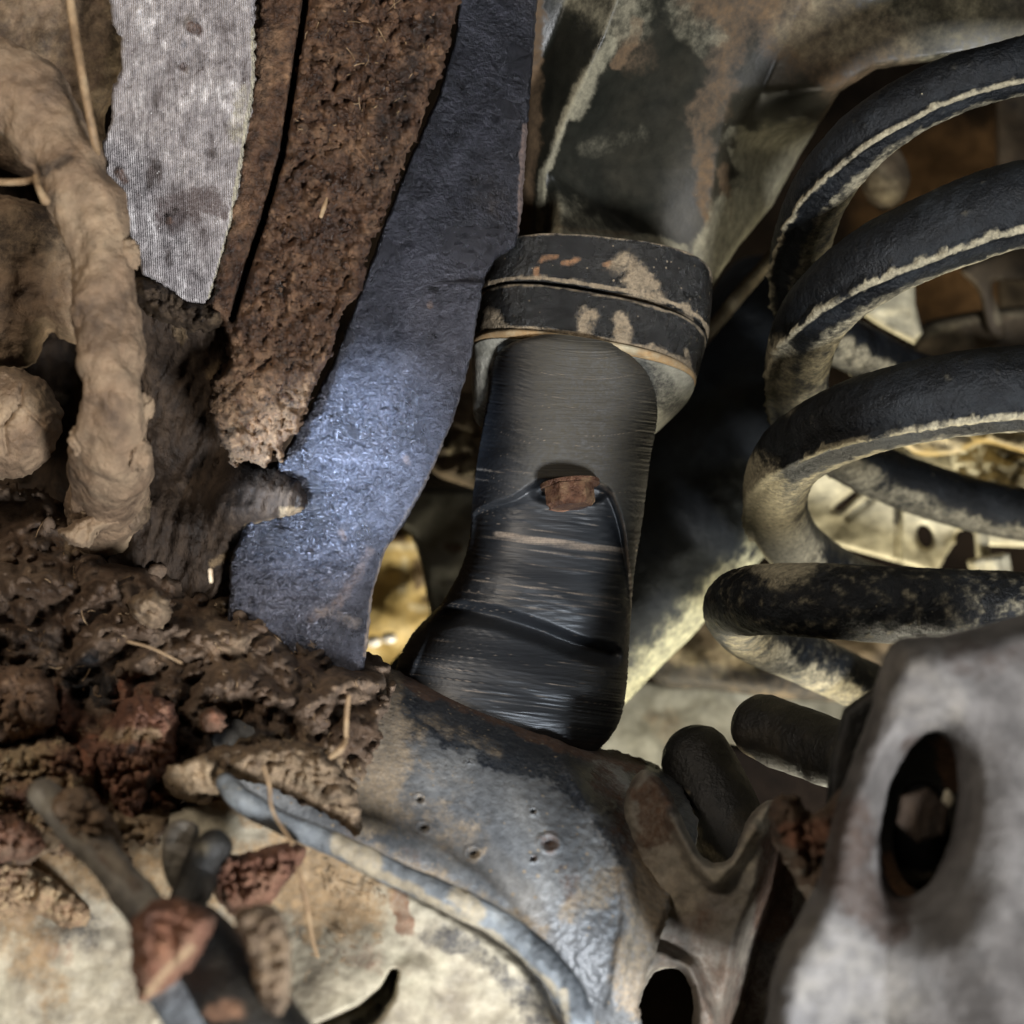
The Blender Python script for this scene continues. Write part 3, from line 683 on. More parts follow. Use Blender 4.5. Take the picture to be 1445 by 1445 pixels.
slab_poly = [(362, -60), (662, -60), (648, 0), (640, 30), (622, 110), (604, 140), (588, 200), (570, 225), (545, 300), (520, 350), (512, 400), (480, 450), (472, 500), (450, 530), (436, 565), (424, 600), (402, 625), (396, 650), (384, 640), (372, 662), (352, 646), (330, 655), (318, 628), (306, 622), (296, 590), (286, 582), (300, 560), (296, 540), (322, 505), (316, 465), (294, 430), (315, 330), (335, 230), (350, 130), (360, 40)]
crack = [(436, -60), (430, 10), (412, 130), (398, 220), (372, 310), (345, 390), (328, 450)]
def slab_disp(x, y):
    d = seg_dist(x, y, crack)
    right = sstep(0, 18, (x-(436-.235*y))*1.0)
    lump = fbm(np.stack([x*.035, y*.035, x*0+11], 1), 5, 'b', .6)
    return .016*(1-sstep(2, 6.5, d))-.012*lump*right-.004*right
o = relief('mud_caked_leaf', slab_poly, lambda x, y: .665-.00005*y, M['mud_rusty'], step=2.8, thick=.03, edge=12, jag=9, jagf=.06, seed=6, smooth=False,
           noise=[(.003, .03, 4, 'n'), (.0022, .12, 3, 'b')], disp=slab_disp,
           attrs={'dust': lambda x, y: np.clip(sstep(420, 640, y)*.34+.08, 0, 1), 'dark': paint([([(436, -60), (430, 10), (412, 130), (398, 220), (372, 310), (345, 390), (328, 450)], 4.5, 1), ([(600, 40), (560, 160), (530, 260)], 26, .45), ([(395, 405)], 14, .6)])})
tag(o, 'long plate caked in rusty brown mud with thin black crack, beside the bluish strap', 'mud-caked plate')

strip_poly = [(153, -60), (364, -60), (360, 30), (360, 120), (348, 190), (340, 250), (326, 320), (304, 398), (292, 430), (264, 428), (232, 405), (203, 388), (192, 345), (172, 312), (152, 262), (145, 200), (158, 165), (158, 125), (172, 98), (170, 50), (155, 25)]
def strip_disp(x, y):
    d = 0
    for (cx, cy, r, h) in ((270, 35, 13, .004), (256, 60, 6, .002), (240, 310, 9, .004), (250, 300, 6, .003), (168, 243, 8, .003), (234, 352, 5, .002), (233, 402, 5, .002), (195, 15, 4, .002), (260, 95, 7, -.003)):
        d = d-h*(1-sstep(.3, 1, np.hypot(x-cx, (y-cy)*.8)/r))
    return d
o = relief('flaked_strip', strip_poly, lambda x, y: .645+.00001*x, M['strip'], step=2.5, thick=.012, edge=5, jag=5, jagf=.07, seed=8, smooth=False,
           noise=[(.0015, .02, 3, 'n'), (.0009, .16, 3, 'r')], disp=strip_disp,
           attrs={'rust': paint([([(270, 35), (280, 45)], 10, .8), ([(258, 93)], 8, .5), ([(168, 240), (178, 252)], 8, .7), ([(240, 312)], 6, .7)]),
                  'dark': paint([([(240, 300), (265, 285), (300, 290)], 32, .75), ([(145, 180), (160, 120)], 10, .4), ([(280, 330), (270, 380)], 22, .3)]),
                  'dust': paint([([(358, 40), (356, 130), (325, 320), (296, 425)], 4, .8), ([(340, 130), (335, 190)], 16, .35)])})
tag(o, 'pale grey flaking steel strip with fine lengthwise ridges, upper left', 'steel strip')

# ------------------------------------------------------------------ left: mud wall, clods, branch-like hose
o = relief('mud_wall', [(-300, -300), (420, -300), (420, 900), (-300, 900)], .82, M['mud_shaded'], step=7, thick=.05, edge=20, noise=[(.03, .01, 4, 'n'), (.008, .04, 3, 'b')], smooth=False)
tag(o, kind='stuff', label='dark dried mud packed behind the mud-coated hose and clods', cat='mud')
o = relief('mud_slab', [(-120, -120), (160, -120), (172, 20), (172, 90), (165, 130), (148, 165), (148, 215), (120, 300), (60, 260), (-120, 160)], .72, M['mud_brown'], step=4, thick=.05, edge=40, noise=[(.010, .015, 3, 'n'), (.002, .08, 3, 'n')], seed=12, jag=3,
           attrs={'dust': lambda x, y: x*0+.28})
tag(o, 'smooth brown mud slab in the top left corner, behind the upright straw', 'mud slab')
o = relief('mud_slab', [(-120, 262), (0, 275), (60, 290), (118, 330), (122, 470), (90, 480), (70, 470), (45, 515), (0, 520), (-120, 500)], .70, M['mud_tan'], step=4, thick=.06, edge=40, noise=[(.012, .014, 3, 'n'), (.002, .07, 3, 'n')], seed=13, jag=4,
           attrs={'dark': paint([([(60, 320), (20, 340)], 50, .55)])})
tag(o, 'smooth tan mud slab at the left edge, under the short straw', 'mud slab')
o = relief('mud_clod', [(-70, 530), (-10, 518), (40, 524), (74, 550), (90, 590), (78, 630), (50, 662), (0, 678), (-70, 672)], .64, M['mud_tan'], step=2.6, thick=.03, edge=52, edged=.028, jag=5, seed=2,
           noise=[(.005, .03, 4, 'n'), (.0012, .12, 3, 'n')], disp=lambda x, y: .003*(1-sstep(1, 5, seg_dist(x, y, [(30, 545), (28, 570), (5, 600), (10, 640)])))+.002*(1-sstep(1, 4, seg_dist(x, y, [(28, 570), (60, 600)]))))
tag(o, 'round tan mud clod at the left edge, beside the foot of the mud-coated hose', 'mud clod')
def hose_disp(U, T, B):
    n = fbm(B.reshape(-1, 3)*34, 4, 'n').reshape(T.shape); m = fbm(B.reshape(-1, 3)*140, 3).reshape(T.shape)
    r_ = fbm(B.reshape(-1, 3)*90+4, 4, 'r', .6).reshape(T.shape)
    return .0062*n+.0014*m-.0022*np.clip(r_-.1, 0, 1)
o = tube('muddy_hose', [(-120, 60, .60, 58), (-40, 98, .60, 58), (20, 128, .60, 56), (70, 190, .60, 52), (112, 268, .595, 48), (138, 350, .59, 44), (148, 430, .585, 44), (156, 520, .58, 45), (158, 600, .585, 46), (156, 655, .61, 50), (152, 715, .66, 56), (150, 770, .70, 56)],
         M['mud_tan'], nseg=16, nr=90, disp=hose_disp, attrs={'dark': paint([([(62, 240), (95, 225)], 12, .6), ([(130, 345)], 8, .4)])})
tag(o, 'thick hose coated in tan mud, curving down the left side', 'hose')
for (x, y, r, s) in ((205, 575, 16, 31), (112, 620, 18, 32), (182, 360, 20, 33), (196, 640, 20, 34)):
    q_ = clod('mud_flake', x, y, .585, r, M['mud_tan'], o, (.8, .6, 1.2), 4, .5, 1.6, seed=s)
    q_.location = np.array(q_.location)-0  # stays a child of the hose
o = tube('straw', [(96, -20, .57, 6), (108, 60, .57, 6.5), (122, 140, .57, 6), (134, 200, .575, 6), (139, 216, .58, 3)], M['straw'], nseg=6, nr=10, caps='round')
tag(o, 'long upright dry straw in the top left corner, touching the grey strip', 'straw')
o = tube('straw', [(-30, 256, .575, 5), (20, 257, .573, 5), (52, 254, .57, 5)], M['straw'], nseg=6, nr=10); tag(o, 'short level straw at the left edge, poking into the mud-coated hose', 'straw')
o = tube('straw', [(50, 250, .565, 5), (56, 268, .56, 5), (64, 283, .56, 7)], M['straw'], nseg=6, nr=10); tag(o, 'stubby bent straw end stuck on the side of the mud-coated hose', 'straw')

# the dark caked ledge under the slab
led = [(186, 400), (232, 408), (300, 432), (345, 478), (338, 540), (325, 610), (350, 650), (396, 652), (418, 672), (434, 700), (428, 724), (392, 736), (352, 758), (322, 800), (300, 860), (150, 880), (140, 780), (190, 690), (200, 600), (190, 500)]
def led_disp(x, y):
    # folds running down to the lower left
    k = (x*.8+y*.35)
    return -.008*fbm(np.stack([k*.045, (y-x)*.008, x*0+3], 1), 4, 'r')-.02*(1-sstep(10, 60, seg_dist(x, y, [(330, 700), (420, 705)])))+.03*(1-sstep(20, 110, seg_dist(x, y, [(280, 640), (240, 560)])))
o = relief('mud_ledge', led, .665, M['mud_shaded'], step=3.2, thick=.04, edge=16, jag=5, seed=15, noise=[(.004, .04, 4, 'n')], disp=led_disp,  # shade of the recess is put into the base colour
           attrs={'dust': paint([([(400, 725), (425, 722)], 10, .8), ([(350, 745), (395, 735)], 6, .6), ([(215, 420), (260, 430), (255, 480)], 14, .4), ([(300, 530), (310, 515)], 10, .5), ([(345, 770), (300, 795)], 8, .5)])})
tag(o, 'dark brown folded mud ledge jutting over the bluish strap, below the mud-caked plate', 'mud ledge')

# ------------------------------------------------------------------ axle
ax = empty('axle_housing', 700, 1250, .6, 'grey rear axle housing crossing the bottom, pitted paint with mud on its left', 'axle')
def ax_v(x, y):     # distance below the upper edge of the tube
    return (x-510)*-.369+(y-920)*.929
def ax_depth(x, y):
    v = ax_v(x, y); R = 250.0
    t = np.clip((R-v)/R, -1, 1)
    d = .70-.115*np.sqrt(np.clip(1-t*t, 0, 1))
    d = d-.00008*(y-1100)
    # step down at the weld on the right
    w = seg_dist(x, y, [(770, 1030), (825, 1120), (880, 1215), (885, 1290), (860, 1420)])
    right = ((x-770)*.85-(y-1030)*.42)
    return d+.02*sstep(0, 60, right)*(1-sstep(1240, 1340, y))
ax_poly = [(380, 880), (450, 898), (512, 920), (560, 946), (640, 975), (720, 1010), (800, 1046), (850, 1056), (900, 1068), (935, 1085), (962, 1112), (985, 1180), (940, 1300), (900, 1420), (890, 1540), (300, 1540), (300, 1000)]
pits = [(592, 1128, 8), (668, 1204, 11), (752, 1145, 6), (598, 1168, 10), (662, 1076, 4), (775, 1190, 15), (752, 1212, 6)]
def ax_disp(x, y):
    d = 0
    for (cx, cy, r) in pits:
        q = np.hypot(x-cx, (y-cy)*1.3)/r
        d = d+.0035*(1-sstep(.2, .8, q))-.0014*(1-sstep(0, .35, np.abs(q-1.05)))
    w = seg_dist(x, y, [(775, 1035), (825, 1120), (880, 1215), (888, 1290), (865, 1420)])
    rough = sstep(700, 850, x+(y-1200)*.15)*(1-sstep(0, 30, (x-865)-(0)))
    d = d-.0014*rough*fbm(np.stack([x*.06, y*.06, x*0+7], 1), 4, 'r', .65)
    d = d-.003*(1-sstep(4, 16, w))
    return d
relief('axle_tube', ax_poly, ax_depth, M['axle'], ax, step=2.8, thick=.03, edge=10, edged=.01, jag=4, jagf=.06, seed=20, noise=[(.0004, .05, 4, 'n')], disp=ax_disp,
       attrs={'dark': paint([([(600, 1000), (700, 1050), (790, 1070), (830, 1110)], 40, 1), ([(700, 1290), (780, 1350)], 22, .3), ([(540, 960), (620, 980)], 18, .6), ([(900, 1080), (960, 1120)], 20, .8), ([(845, 1130), (880, 1200)], 26, .5)]),  # stroke below the bump stop paints shading onto the upper side
              'rust': paint([([(520, 940), (640, 985), (790, 1050), (900, 1080)], 12, .8), ([(775, 1190)], 15, .5), ([(752, 1212)], 6, .5), ([(800, 1230), (815, 1270)], 18, .35), ([(580, 1205), (590, 1215)], 14, .35), ([(520, 1090), (500, 1160)], 30, .3), ([(850, 1090), (905, 1200), (930, 1300)], 26, .4)]),
              'dust': paint([([(520, 960), (545, 1040), (530, 1140)], 48, .75), ([(560, 1140), (640, 1170)], 55, .3), ([(600, 1010), (700, 1060)], 14, .3), ([(500, 1200), (640, 1250), (760, 1320)], 22, .45), ([(590, 1080), (660, 1110)], 16, .2), ([(800, 1290), (870, 1240)], 24, .45), ([(668, 1213), (680, 1200)], 8, .6), ([(930, 1200), (900, 1400)], 40, .7)])})
# saddle bracket to the right
sad = [(905, 1085), (940, 1110), (960, 1150), (985, 1200), (1010, 1218), (1035, 1205), (1050, 1165), (1070, 1138), (1095, 1128), (1125, 1150), (1150, 1150), (1175, 1140), (1200, 1200), (1180, 1330), (1120, 1540), (840, 1540), (862, 1420), (892, 1290), (898, 1210), (880, 1140)]
hole2 = smooth_poly([(925, 1372), (955, 1368), (975, 1395), (978, 1430), (965, 1470), (915, 1475), (900, 1440), (908, 1400)])
def sad_depth(x, y):
    d = .585+.00010*np.clip(1100-x, 0, 300)-.00005*(y-1200)
    d = d+.045*(1-sstep(10, 55, seg_dist(x, y, [(1130, 1160), (1115, 1260), (1085, 1340), (1060, 1460)])))
    d = d-.010*(1-sstep(4, 22, seg_dist(x, y, [(950, 1150), (985, 1215), (1010, 1240), (1060, 1170)])))
    d = d-.012*(1-sstep(4, 26, seg_dist(x, y, [(900, 1500), (885, 1420), (925, 1350), (970, 1370), (995, 1440)])))
    return d
relief('spring_saddle', sad, sad_depth, M['saddle'], ax, step=3, thick=.04, edge=12, jag=2.5, seed=21, holes=[hole2], noise=[(.003, .015, 3, 'n'), (.0006, .08, 3, 'n')],
       attrs={'rust': paint([([(1080, 1190), (1100, 1230), (1090, 1300)], 30, .8), ([(920, 1120), (930, 1180)], 30, .8), ([(1130, 1170), (1150, 1200)], 40, .6), ([(920, 1250), (1000, 1400), (1050, 1440)], 80, .35), ([(850, 1400)], 10, .8)]),
              'dark': paint([([(1110, 1200), (1100, 1290), (1060, 1400)], 26, .6), ([(935, 1100), (950, 1140)], 16, .7), ([(900, 1500), (890, 1400), (930, 1350)], 13, .7), ([(1050, 1150), (1040, 1190)], 8, .4)]),
              'dust': paint([([(1080, 1150), (1050, 1220), (1010, 1235)], 16, .5), ([(900, 1380), (900, 1280), (960, 1240)], 50, .3)])})
o = relief('added_dark_backing', [(880, 1350), (1000, 1350), (1000, 1540), (880, 1540)], .66, M['backdark'], ax, step=8, thick=.02, edge=5)  # dark backing added so the saddle hole looks black inside

# lower casting (differential)
low = [(-80, 1180), (60, 1190), (200, 1160), (320, 1110), (400, 1150), (450, 1180), (520, 1222), (600, 1265), (680, 1312), (740, 1360), (785, 1425), (800, 1540), (-80, 1540)]
def low_depth(x, y):
    d = .553-.00010*(y-1250)+.00001*x
    d = d-.020*(1-sstep(0, 170, np.hypot(x-470, (y-1450)*.9)))
    return d
def low_disp(x, y):
    g = seg_dist(x, y, [(556, 1372), (545, 1400), (515, 1430), (480, 1450), (440, 1470)])
    w = np.interp(y, [1365, 1400, 1440], [5, 13, 22])
    return .028*(1-sstep(w*.5, w*1.1, g))-.003*(1-sstep(15, 40, seg_dist(x, y, [(585, 1380), (570, 1440)])))-.0005*fbm(np.stack([x*.03, y*.03, x*0+1], 1), 3, 'n', .6)*(1-sstep(480, 620, x))
relief('differential_cover', low, low_depth, M['cast'], ax, step=2.8, thick=.04, edge=16, jag=2, seed=22, noise=[(.003, .012, 3, 'n'), (.0004, .09, 3, 'n')], disp=low_disp,
       attrs={'dust': paint([([(100, 1200), (220, 1240), (420, 1240), (500, 1270)], 62, .8), ([(330, 1130), (480, 1200)], 30, .8), ([(20, 1200), (30, 1330)], 60, .5), ([(450, 1230), (440, 1320)], 16, .8), ([(70, 1400), (50, 1370)], 30, .5)]),
              'rust': paint([([(560, 1260), (572, 1310)], 12, 1), ([(480, 1340), (560, 1365)], 22, .25), ([(20, 1270), (40, 1220)], 40, .6), ([(60, 1340), (90, 1350)], 24, .4)]),
              'dark': paint([([(490, 1262), (500, 1280)], 16, .7), ([(600, 1320), (660, 1330), (740, 1400)], 18, .5), ([(50, 1300), (120, 1310)], 34, .55), ([(740, 1400), (760, 1440)], 28, .5), ([(430, 1260), (430, 1310)], 20, .4), ([(535, 1425), (500, 1445)], 10, .8)])})

# hard brake pipe
o = tube('brake_pipe', [(318, 1105, .53, 14), (345, 1132, .525, 17), (400, 1162, .53, 16), (450, 1182, .535, 17), (500, 1205, .535, 18), (560, 1235, .535, 18), (640, 1270, .53, 20), (700, 1302, .53, 20), (752, 1340, .525, 21), (795, 1388, .52, 22), (818, 1440, .52, 21), (832, 1540, .52, 21)],
         M['pipe'], nseg=12, nr=32, noise=[(.0006, 160, 3, 'n')],
         attrs={'dust': paint([([(500, 1215), (600, 1265), (700, 1325), (780, 1400)], 8, .9), ([(650, 1262), (668, 1285)], 16, .8), ([(485, 1190), (520, 1215)], 20, .95), ([(795, 1400), (800, 1450)], 8, .6)]),
                'dark': paint([([(760, 1330), (800, 1370), (815, 1420)], 20, .8), ([(690, 1290)], 8, .3)])})
tag(o, 'thin grey steel brake pipe running diagonally across the axle housing', 'pipe')

# ------------------------------------------------------------------ mud bank on the axle (left)
bank = [(-100, 690), (0, 684), (60, 695), (115, 735), (150, 728), (200, 715), (240, 760), (290, 790), (322, 802), (340, 820), (372, 848), (432, 872), (505, 912), (548, 945), (552, 990), (535, 1040), (520, 1100), (495, 1150), (440, 1140), (390, 1110), (330, 1085), (290, 1100), (250, 1140), (210, 1190), (120, 1190), (-100, 1230)]
def bank_depth(x, y):
    return .012*sstep(430, 540, x)+.635-.00022*(y-800)-.00002*(400-x)+.05*(1-sstep(0, 120, y-700-.45*np.clip(x-60, 0, 500)))
def bank_disp(x, y):
    a = fbm(np.stack([x*.012, y*.014, x*0+31], 1), 3, 'b')
    b_ = fbm(np.stack([x*.04, y*.045, x*0+37], 1), 4, 'b', .6)
    pit = sum(h*(1-sstep(.4, 1.1, np.hypot(x-cx, y-cy)/r)) for cx, cy, r, h in ((120, 970, 34, .02), (330, 1040, 40, .014), (420, 1120, 30, .01), (60, 980, 30, .012)))
    c_ = fbm(np.stack([x*.02, y*.024, x*0+53], 1), 2, 'r')
    return -.026*a-.0045*b_+.008*np.clip(c_, 0, 1)+pit
mudbank = relief('mud_bank', bank, bank_depth, M['mud_brown'], step=2.8, thick=.05, edge=26, edged=.012, jag=14, jagf=.035, seed=24, noise=[(.0012, .10, 3, 'n')], disp=bank_disp,
           attrs={'rust': paint([([(60, 1000), (110, 1080), (200, 1050), (220, 1100)], 50, .55), ([(190, 980), (210, 1000)], 30, .4)]),
                  'dust': paint([([(330, 1070), (420, 1060), (500, 1110)], 34, .5), ([(100, 770), (170, 745)], 16, .5), ([(120, 1130), (200, 1160)], 40, .7), ([(20, 1120), (60, 1180)], 40, .6), ([(300, 870), (340, 920)], 30, .25)]),
                  'dark': paint([([(60, 760), (250, 800), (400, 880), (500, 950)], 24, .35), ([(120, 960), (150, 975)], 30, .9), ([(330, 1030), (420, 1050)], 16, .7), ([(20, 900), (60, 900)], 40, .3)])})
tag(mudbank, 'bank of lumpy dark brown mud heaped on the left end of the axle', 'mud', kind='stuff')

# crumbs lying on mud surfaces: uncountable
def crumbs(name, n, region, depthf, dispf, mt, rr, seed, label):
    import bmesh
    r = np.random.RandomState(seed)
    bm = bmesh.new(); bmesh.ops.create_icosphere(bm, subdivisions=2, radius=1)
    v0 = np.array([x.co[:] for x in bm.verts]); f0 = np.array([[w.index for w in p.verts] for p in bm.faces]); bm.free()
    reg = smooth_poly(region); xs = [p[0] for p in reg]; ys = [p[1] for p in reg]
    x = r.uniform(max(min(xs), -60), max(xs), n*3); y = r.uniform(min(ys), max(ys), n*3)
    ok = poly_sdf(x, y, reg) < -6; x = x[ok][:n]; y = y[ok][:n]
    Y = depthf(x, y)+dispf(x, y)
    V = []; Fc = []
    for i in range(len(x)):
        R = rr[0]+(rr[1]-rr[0])*r.rand()**5
        v = v0*(1+.45*fbm(v0*1.2+i*3.7, 2))[:, None]*(np.array([1, 1, 1])*(.6+.7*r.rand(3)))
        V.append(v*R/F*Y[i]*S+np.array(P1(x[i], y[i], Y[i]+.001))); Fc.append(f0+i*len(v0))
    o = link(name, np.concatenate(V), np.concatenate(Fc), mt)
    return tag(o, label, 'mud crumbs', kind='stuff')
crumbs('mud_crumbs', 300, bank, bank_depth, bank_disp, M['mud_brown'], (1.5, 13), 3, 'small brown crumbs and grit scattered over the lumpy mud bank')
crumbs('rusty_grit', 800, [(440, 0), (620, 0), (580, 150), (500, 380), (400, 600), (330, 620), (350, 500), (400, 260)], lambda x, y: .665-.00005*y, slab_disp, M['mud_rusty'], (1.2, 7), 4, 'rusty grit stuck to the mud-caked plate')

# individual clods
def chunk(poly, Y, h, mt, seed, lab, edge=34, amp=.010, fr=.045, attrs=None, name='mud_clod', cat='mud clod'):
    o = relief(name, poly, Y, M[mt], step=2.2, thick=h*.7, edge=edge, edged=h, jag=5, jagf=.07, seed=seed,
               noise=[(amp, fr, 4, 'b'), (amp*.5, fr*.4, 2, 'n'), (amp*.16, fr*3.6, 3, 'n')], attrs=attrs)
    return tag(o, lab, cat, 'mud clods on the left')
chunk([(107, 1048), (150, 1026), (180, 985), (242, 992), (254, 1059), (239, 1097), (222, 1116), (200, 1172), (173, 1165), (145, 1132), (125, 1098)], .555, .030, 'mud_red', 41,
      'large reddish mud clod on the mud bank, lower left', attrs={'dust': paint([([(150, 1035), (215, 1040)], 14, .4)]), 'dark': paint([([(215, 1100), (205, 1150)], 9, .7), ([(185, 1060)], 10, .5)])})
chunk([(-60, 1075), (30, 1050), (80, 1040), (112, 1062), (135, 1110), (168, 1165), (195, 1215), (170, 1262), (120, 1232), (70, 1205), (-60, 1215)], .545, .030, 'mud_red', 43,
      'tan and pinkish mottled mud clod left of the large reddish clod', edge=40, amp=.016, attrs={'dust': lambda x, y: np.clip(.45+.0*x, 0, 1)+.3*np.sin(x*.05)*np.sin(y*.06), 'dark': paint([([(45, 1140), (70, 1142)], 9, .8), ([(0, 1110)], 18, .3)])})
chunk([(-60, 945), (20, 940), (65, 952), (84, 990), (70, 1030), (20, 1052), (-60, 1060)], .555, .028, 'mud_brown', 48, 'mauve-brown clod at the left edge beside the black hollow', attrs={'rust': lambda x, y: x*0+.3, 'dust': lambda x, y: x*0+.25})
chunk([(186, 1300), (205, 1280), (240, 1266), (298, 1286), (303, 1312), (277, 1353), (242, 1390), (201, 1414), (188, 1374), (182, 1330)], .418, .022, 'mud_red', 45, 'rust-red mud lump wrapped over the hose near the bottom left', edge=26, amp=.007, fr=.03,
      attrs={'rust': paint([([(240, 1300), (220, 1350)], 34, .4)]), 'dust': paint([([(205, 1400), (270, 1340)], 8, .5)])})
chunk([(296, 1212), (346, 1203), (400, 1190), (431, 1196), (424, 1222), (404, 1244), (381, 1272), (330, 1290), (300, 1258)], .500, .020, 'mud_red', 46, 'dark red ragged clod below the upper end of the brake pipe', edge=20, amp=.012, fr=.07)
chunk([(228, 1092), (262, 1078), (300, 1056), (345, 1050), (400, 1044), (456, 1058), (500, 1110), (508, 1178), (462, 1150), (410, 1122), (340, 1100), (310, 1112), (290, 1136), (240, 1120)], .548, .022, 'mud_brown', 49,
      'greenish tan mud crust arching over the upper end of the brake pipe', edge=24, amp=.008, attrs={'dust': lambda x, y: x*0+.38, 'dark': paint([([(320, 1095), (350, 1110)], 10, .8), ([(420, 1100), (470, 1130)], 12, .6)])})
chunk([(282, 1008), (300, 998), (318, 1008), (320, 1026), (305, 1036), (286, 1030)], .56, .014, 'mud_brown', 44, 'small brown rounded clod to the right of the reddish clod', edge=12, amp=.003, attrs={'rust': lambda x, y: x*0+.3})
chunk([(-60, 1150), (20, 1152), (55, 1172), (60, 1200), (20, 1215), (-60, 1212)], .515, .018, 'mud_brown', 47, 'dark brown clod low on the left edge, on the dusty casting', edge=18, attrs={'rust': lambda x, y: x*0+.3})
chunk([(84, 748), (112, 735), (150, 712), (182, 722), (172, 738), (140, 752), (126, 772), (98, 768)], .625, .012, 'mud_tan', 51, 'flat tan chunk at the foot of the mud-coated hose', edge=10, amp=.004)
chunk([(180, 850), (215, 828), (240, 850), (236, 880), (205, 890)], .60, .020, 'mud_brown', 52, 'brown lump in the middle of the mud bank', edge=22, amp=.006, attrs={'dust': lambda x, y: x*0+.35})
chunk([(-40, 1225), (30, 1215), (90, 1250), (130, 1290), (100, 1312), (40, 1290), (-40, 1300)], .535, .016, 'mud_red', 53, 'thin orange-brown crust low on the left edge, over the dusty casting', edge=16, amp=.008, attrs={'dust': lambda x, y: x*0+.45, 'dark': paint([([(45, 1232), (75, 1245)], 8, .9)])})
chunk([(30, 1345), (70, 1330), (95, 1345), (85, 1390), (50, 1402), (28, 1380)], .549, .006, 'mud_tan', 54, 'tan mud crust on the pale casting in the bottom left corner', edge=20, amp=.006, attrs={'rust': lambda x, y: x*0+.3})

chunk([(96, 700), (120, 672), (150, 690), (178, 676), (206, 690), (214, 722), (196, 748), (150, 760), (110, 752), (92, 730)], .635, .03, 'mud_brown', 81, 'brown mud heap burying the foot of the mud-coated hose', edge=30, amp=.010, attrs={'dust': lambda x, y: x*0+.3})
chunk([(196, 392), (230, 398), (262, 418), (300, 424), (322, 440), (300, 470), (250, 462), (205, 440), (185, 410)], .640, .03, 'mud_shaded', 83, 'dark mud lump covering the ragged lower tip of the grey strip', edge=22, amp=.012, attrs={'dust': lambda x, y: x*0+.2})
chunk([(70, 1130), (110, 1112), (150, 1140), (172, 1185), (160, 1225), (120, 1215), (85, 1180)], .478, .02, 'mud_tan', 84, 'tan mud smothering the upper end of the dusty grey hose', edge=26, amp=.010, attrs={'rust': lambda x, y: x*0+.25})
chunk([(330, 1290), (372, 1275), (405, 1300), (412, 1370), (400, 1430), (372, 1420), (350, 1350)], .415, .014, 'mud_brown', 85, 'brown mud smear along the right side of the black hose fitting', edge=16, amp=.006, attrs={'dust': lambda x, y: x*0+.3})

# twigs on the mud
for pts, lab in (([(492, 983, .545, 3), (489, 1010, .545, 4), (488, 1048, .545, 3)], 'upright pale twig on the mud bank next to the grey axle paint'),
                 ([(489, 1042, .545, 3), (480, 1058, .54, 5), (467, 1068, .54, 4)], 'short slanting twig crossing the foot of the upright pale twig'),
                 ([(372, 1082, .50, 2.5), (380, 1110, .50, 3), (385, 1145, .50, 2), (412, 1190, .495, 3)], 'thin curved twig lying across the upper end of the brake pipe'),
                 ([(420, 1225, .50, 3), (430, 1260, .50, 3.5), (440, 1320, .505, 3), (448, 1350, .51, 2.5)], 'thin twig hanging below the brake pipe beside the dark red clod'),
                 ([(180, 905, .56, 2), (215, 915, .56, 2.2), (255, 935, .56, 1.8)], 'thin pale stalk lying on the dark mud bank'),
                 ([(297, 805, .59, 3.5), (298, 820, .59, 3)], 'tiny pale straw end standing below the mud ledge'),
                 ([(453, 305, .635, 3), (458, 290, .635, 3.5), (461, 280, .635, 1.5)], 'tiny pale straw stuck in the mud-caked plate')):
    o = tube('twig', pts, M['straw'], nseg=6, nr=8); tag(o, lab, 'twig')

def fibres(name, n, region, depthf, lab, seed):
    r = np.random.RandomState(seed); reg = smooth_poly(region)
    xs = [p[0] for p in reg]; ys = [p[1] for p in reg]
    x = r.uniform(max(min(xs), -40), max(xs), n*4); y = r.uniform(min(ys), max(ys), n*4)
    ok = poly_sdf(x, y, reg) < -8; x = x[ok][:n]; y = y[ok][:n]; V = []; Fc = []
    for i in range(len(x)):
        a = r.uniform(0, 6.28); L = 4+22*r.rand()**3; w = .5+.8*r.rand(); bend = r.normal()*.6
        pts = []
        for k in range(4):
            t = (k/3-.5)*L; pts.append((x[i]+t*math.cos(a+bend*k/3), y[i]+t*math.sin(a+bend*k/3)))
        P_ = np.array(pts); Yk = depthf(P_[:, 0], P_[:, 1])-.002-.004*r.rand()
        c = XYZ(P_[:, 0], P_[:, 1], Yk); R_ = w/F*.6*S
        nrm = np.array([-math.sin(a), 0, -math.cos(a)])
        for k in range(4):
            for q in range(3):
                t = q*2.094; V.append(c[k]+R_*(nrm*math.cos(t)+np.array([0, 1, 0])*math.sin(t)))
        b0 = i*12
        for k in range(3):
            for q in range(3):
                Fc.append((b0+k*3+q, b0+k*3+(q+1) % 3, b0+k*3+3+(q+1) % 3, b0+k*3+3+q))
    o = link(name, np.array(V), Fc, M['straw']); return tag(o, lab, 'plant fibres', kind='stuff')
fibres('plant_fibres', 160, bank, lambda x, y: bank_depth(x, y)+bank_disp(x, y), 'fine broken plant fibres stuck in the lumpy mud bank', 5)
fibres('plant_fibres', 110, [(440, 0), (620, 0), (580, 150), (500, 380), (400, 600), (330, 620), (350, 500), (400, 260)], lambda x, y: .660+slab_disp(x, y), 'fine pale fibres stuck in the mud-caked plate', 6)
fibres('plant_fibres', 70, [(420, 1180), (520, 1220), (560, 1290), (500, 1380), (420, 1380)], lambda x, y: low_depth(x, y)-.001, 'fine dry root fibres on the casting below the brake pipe', 8)

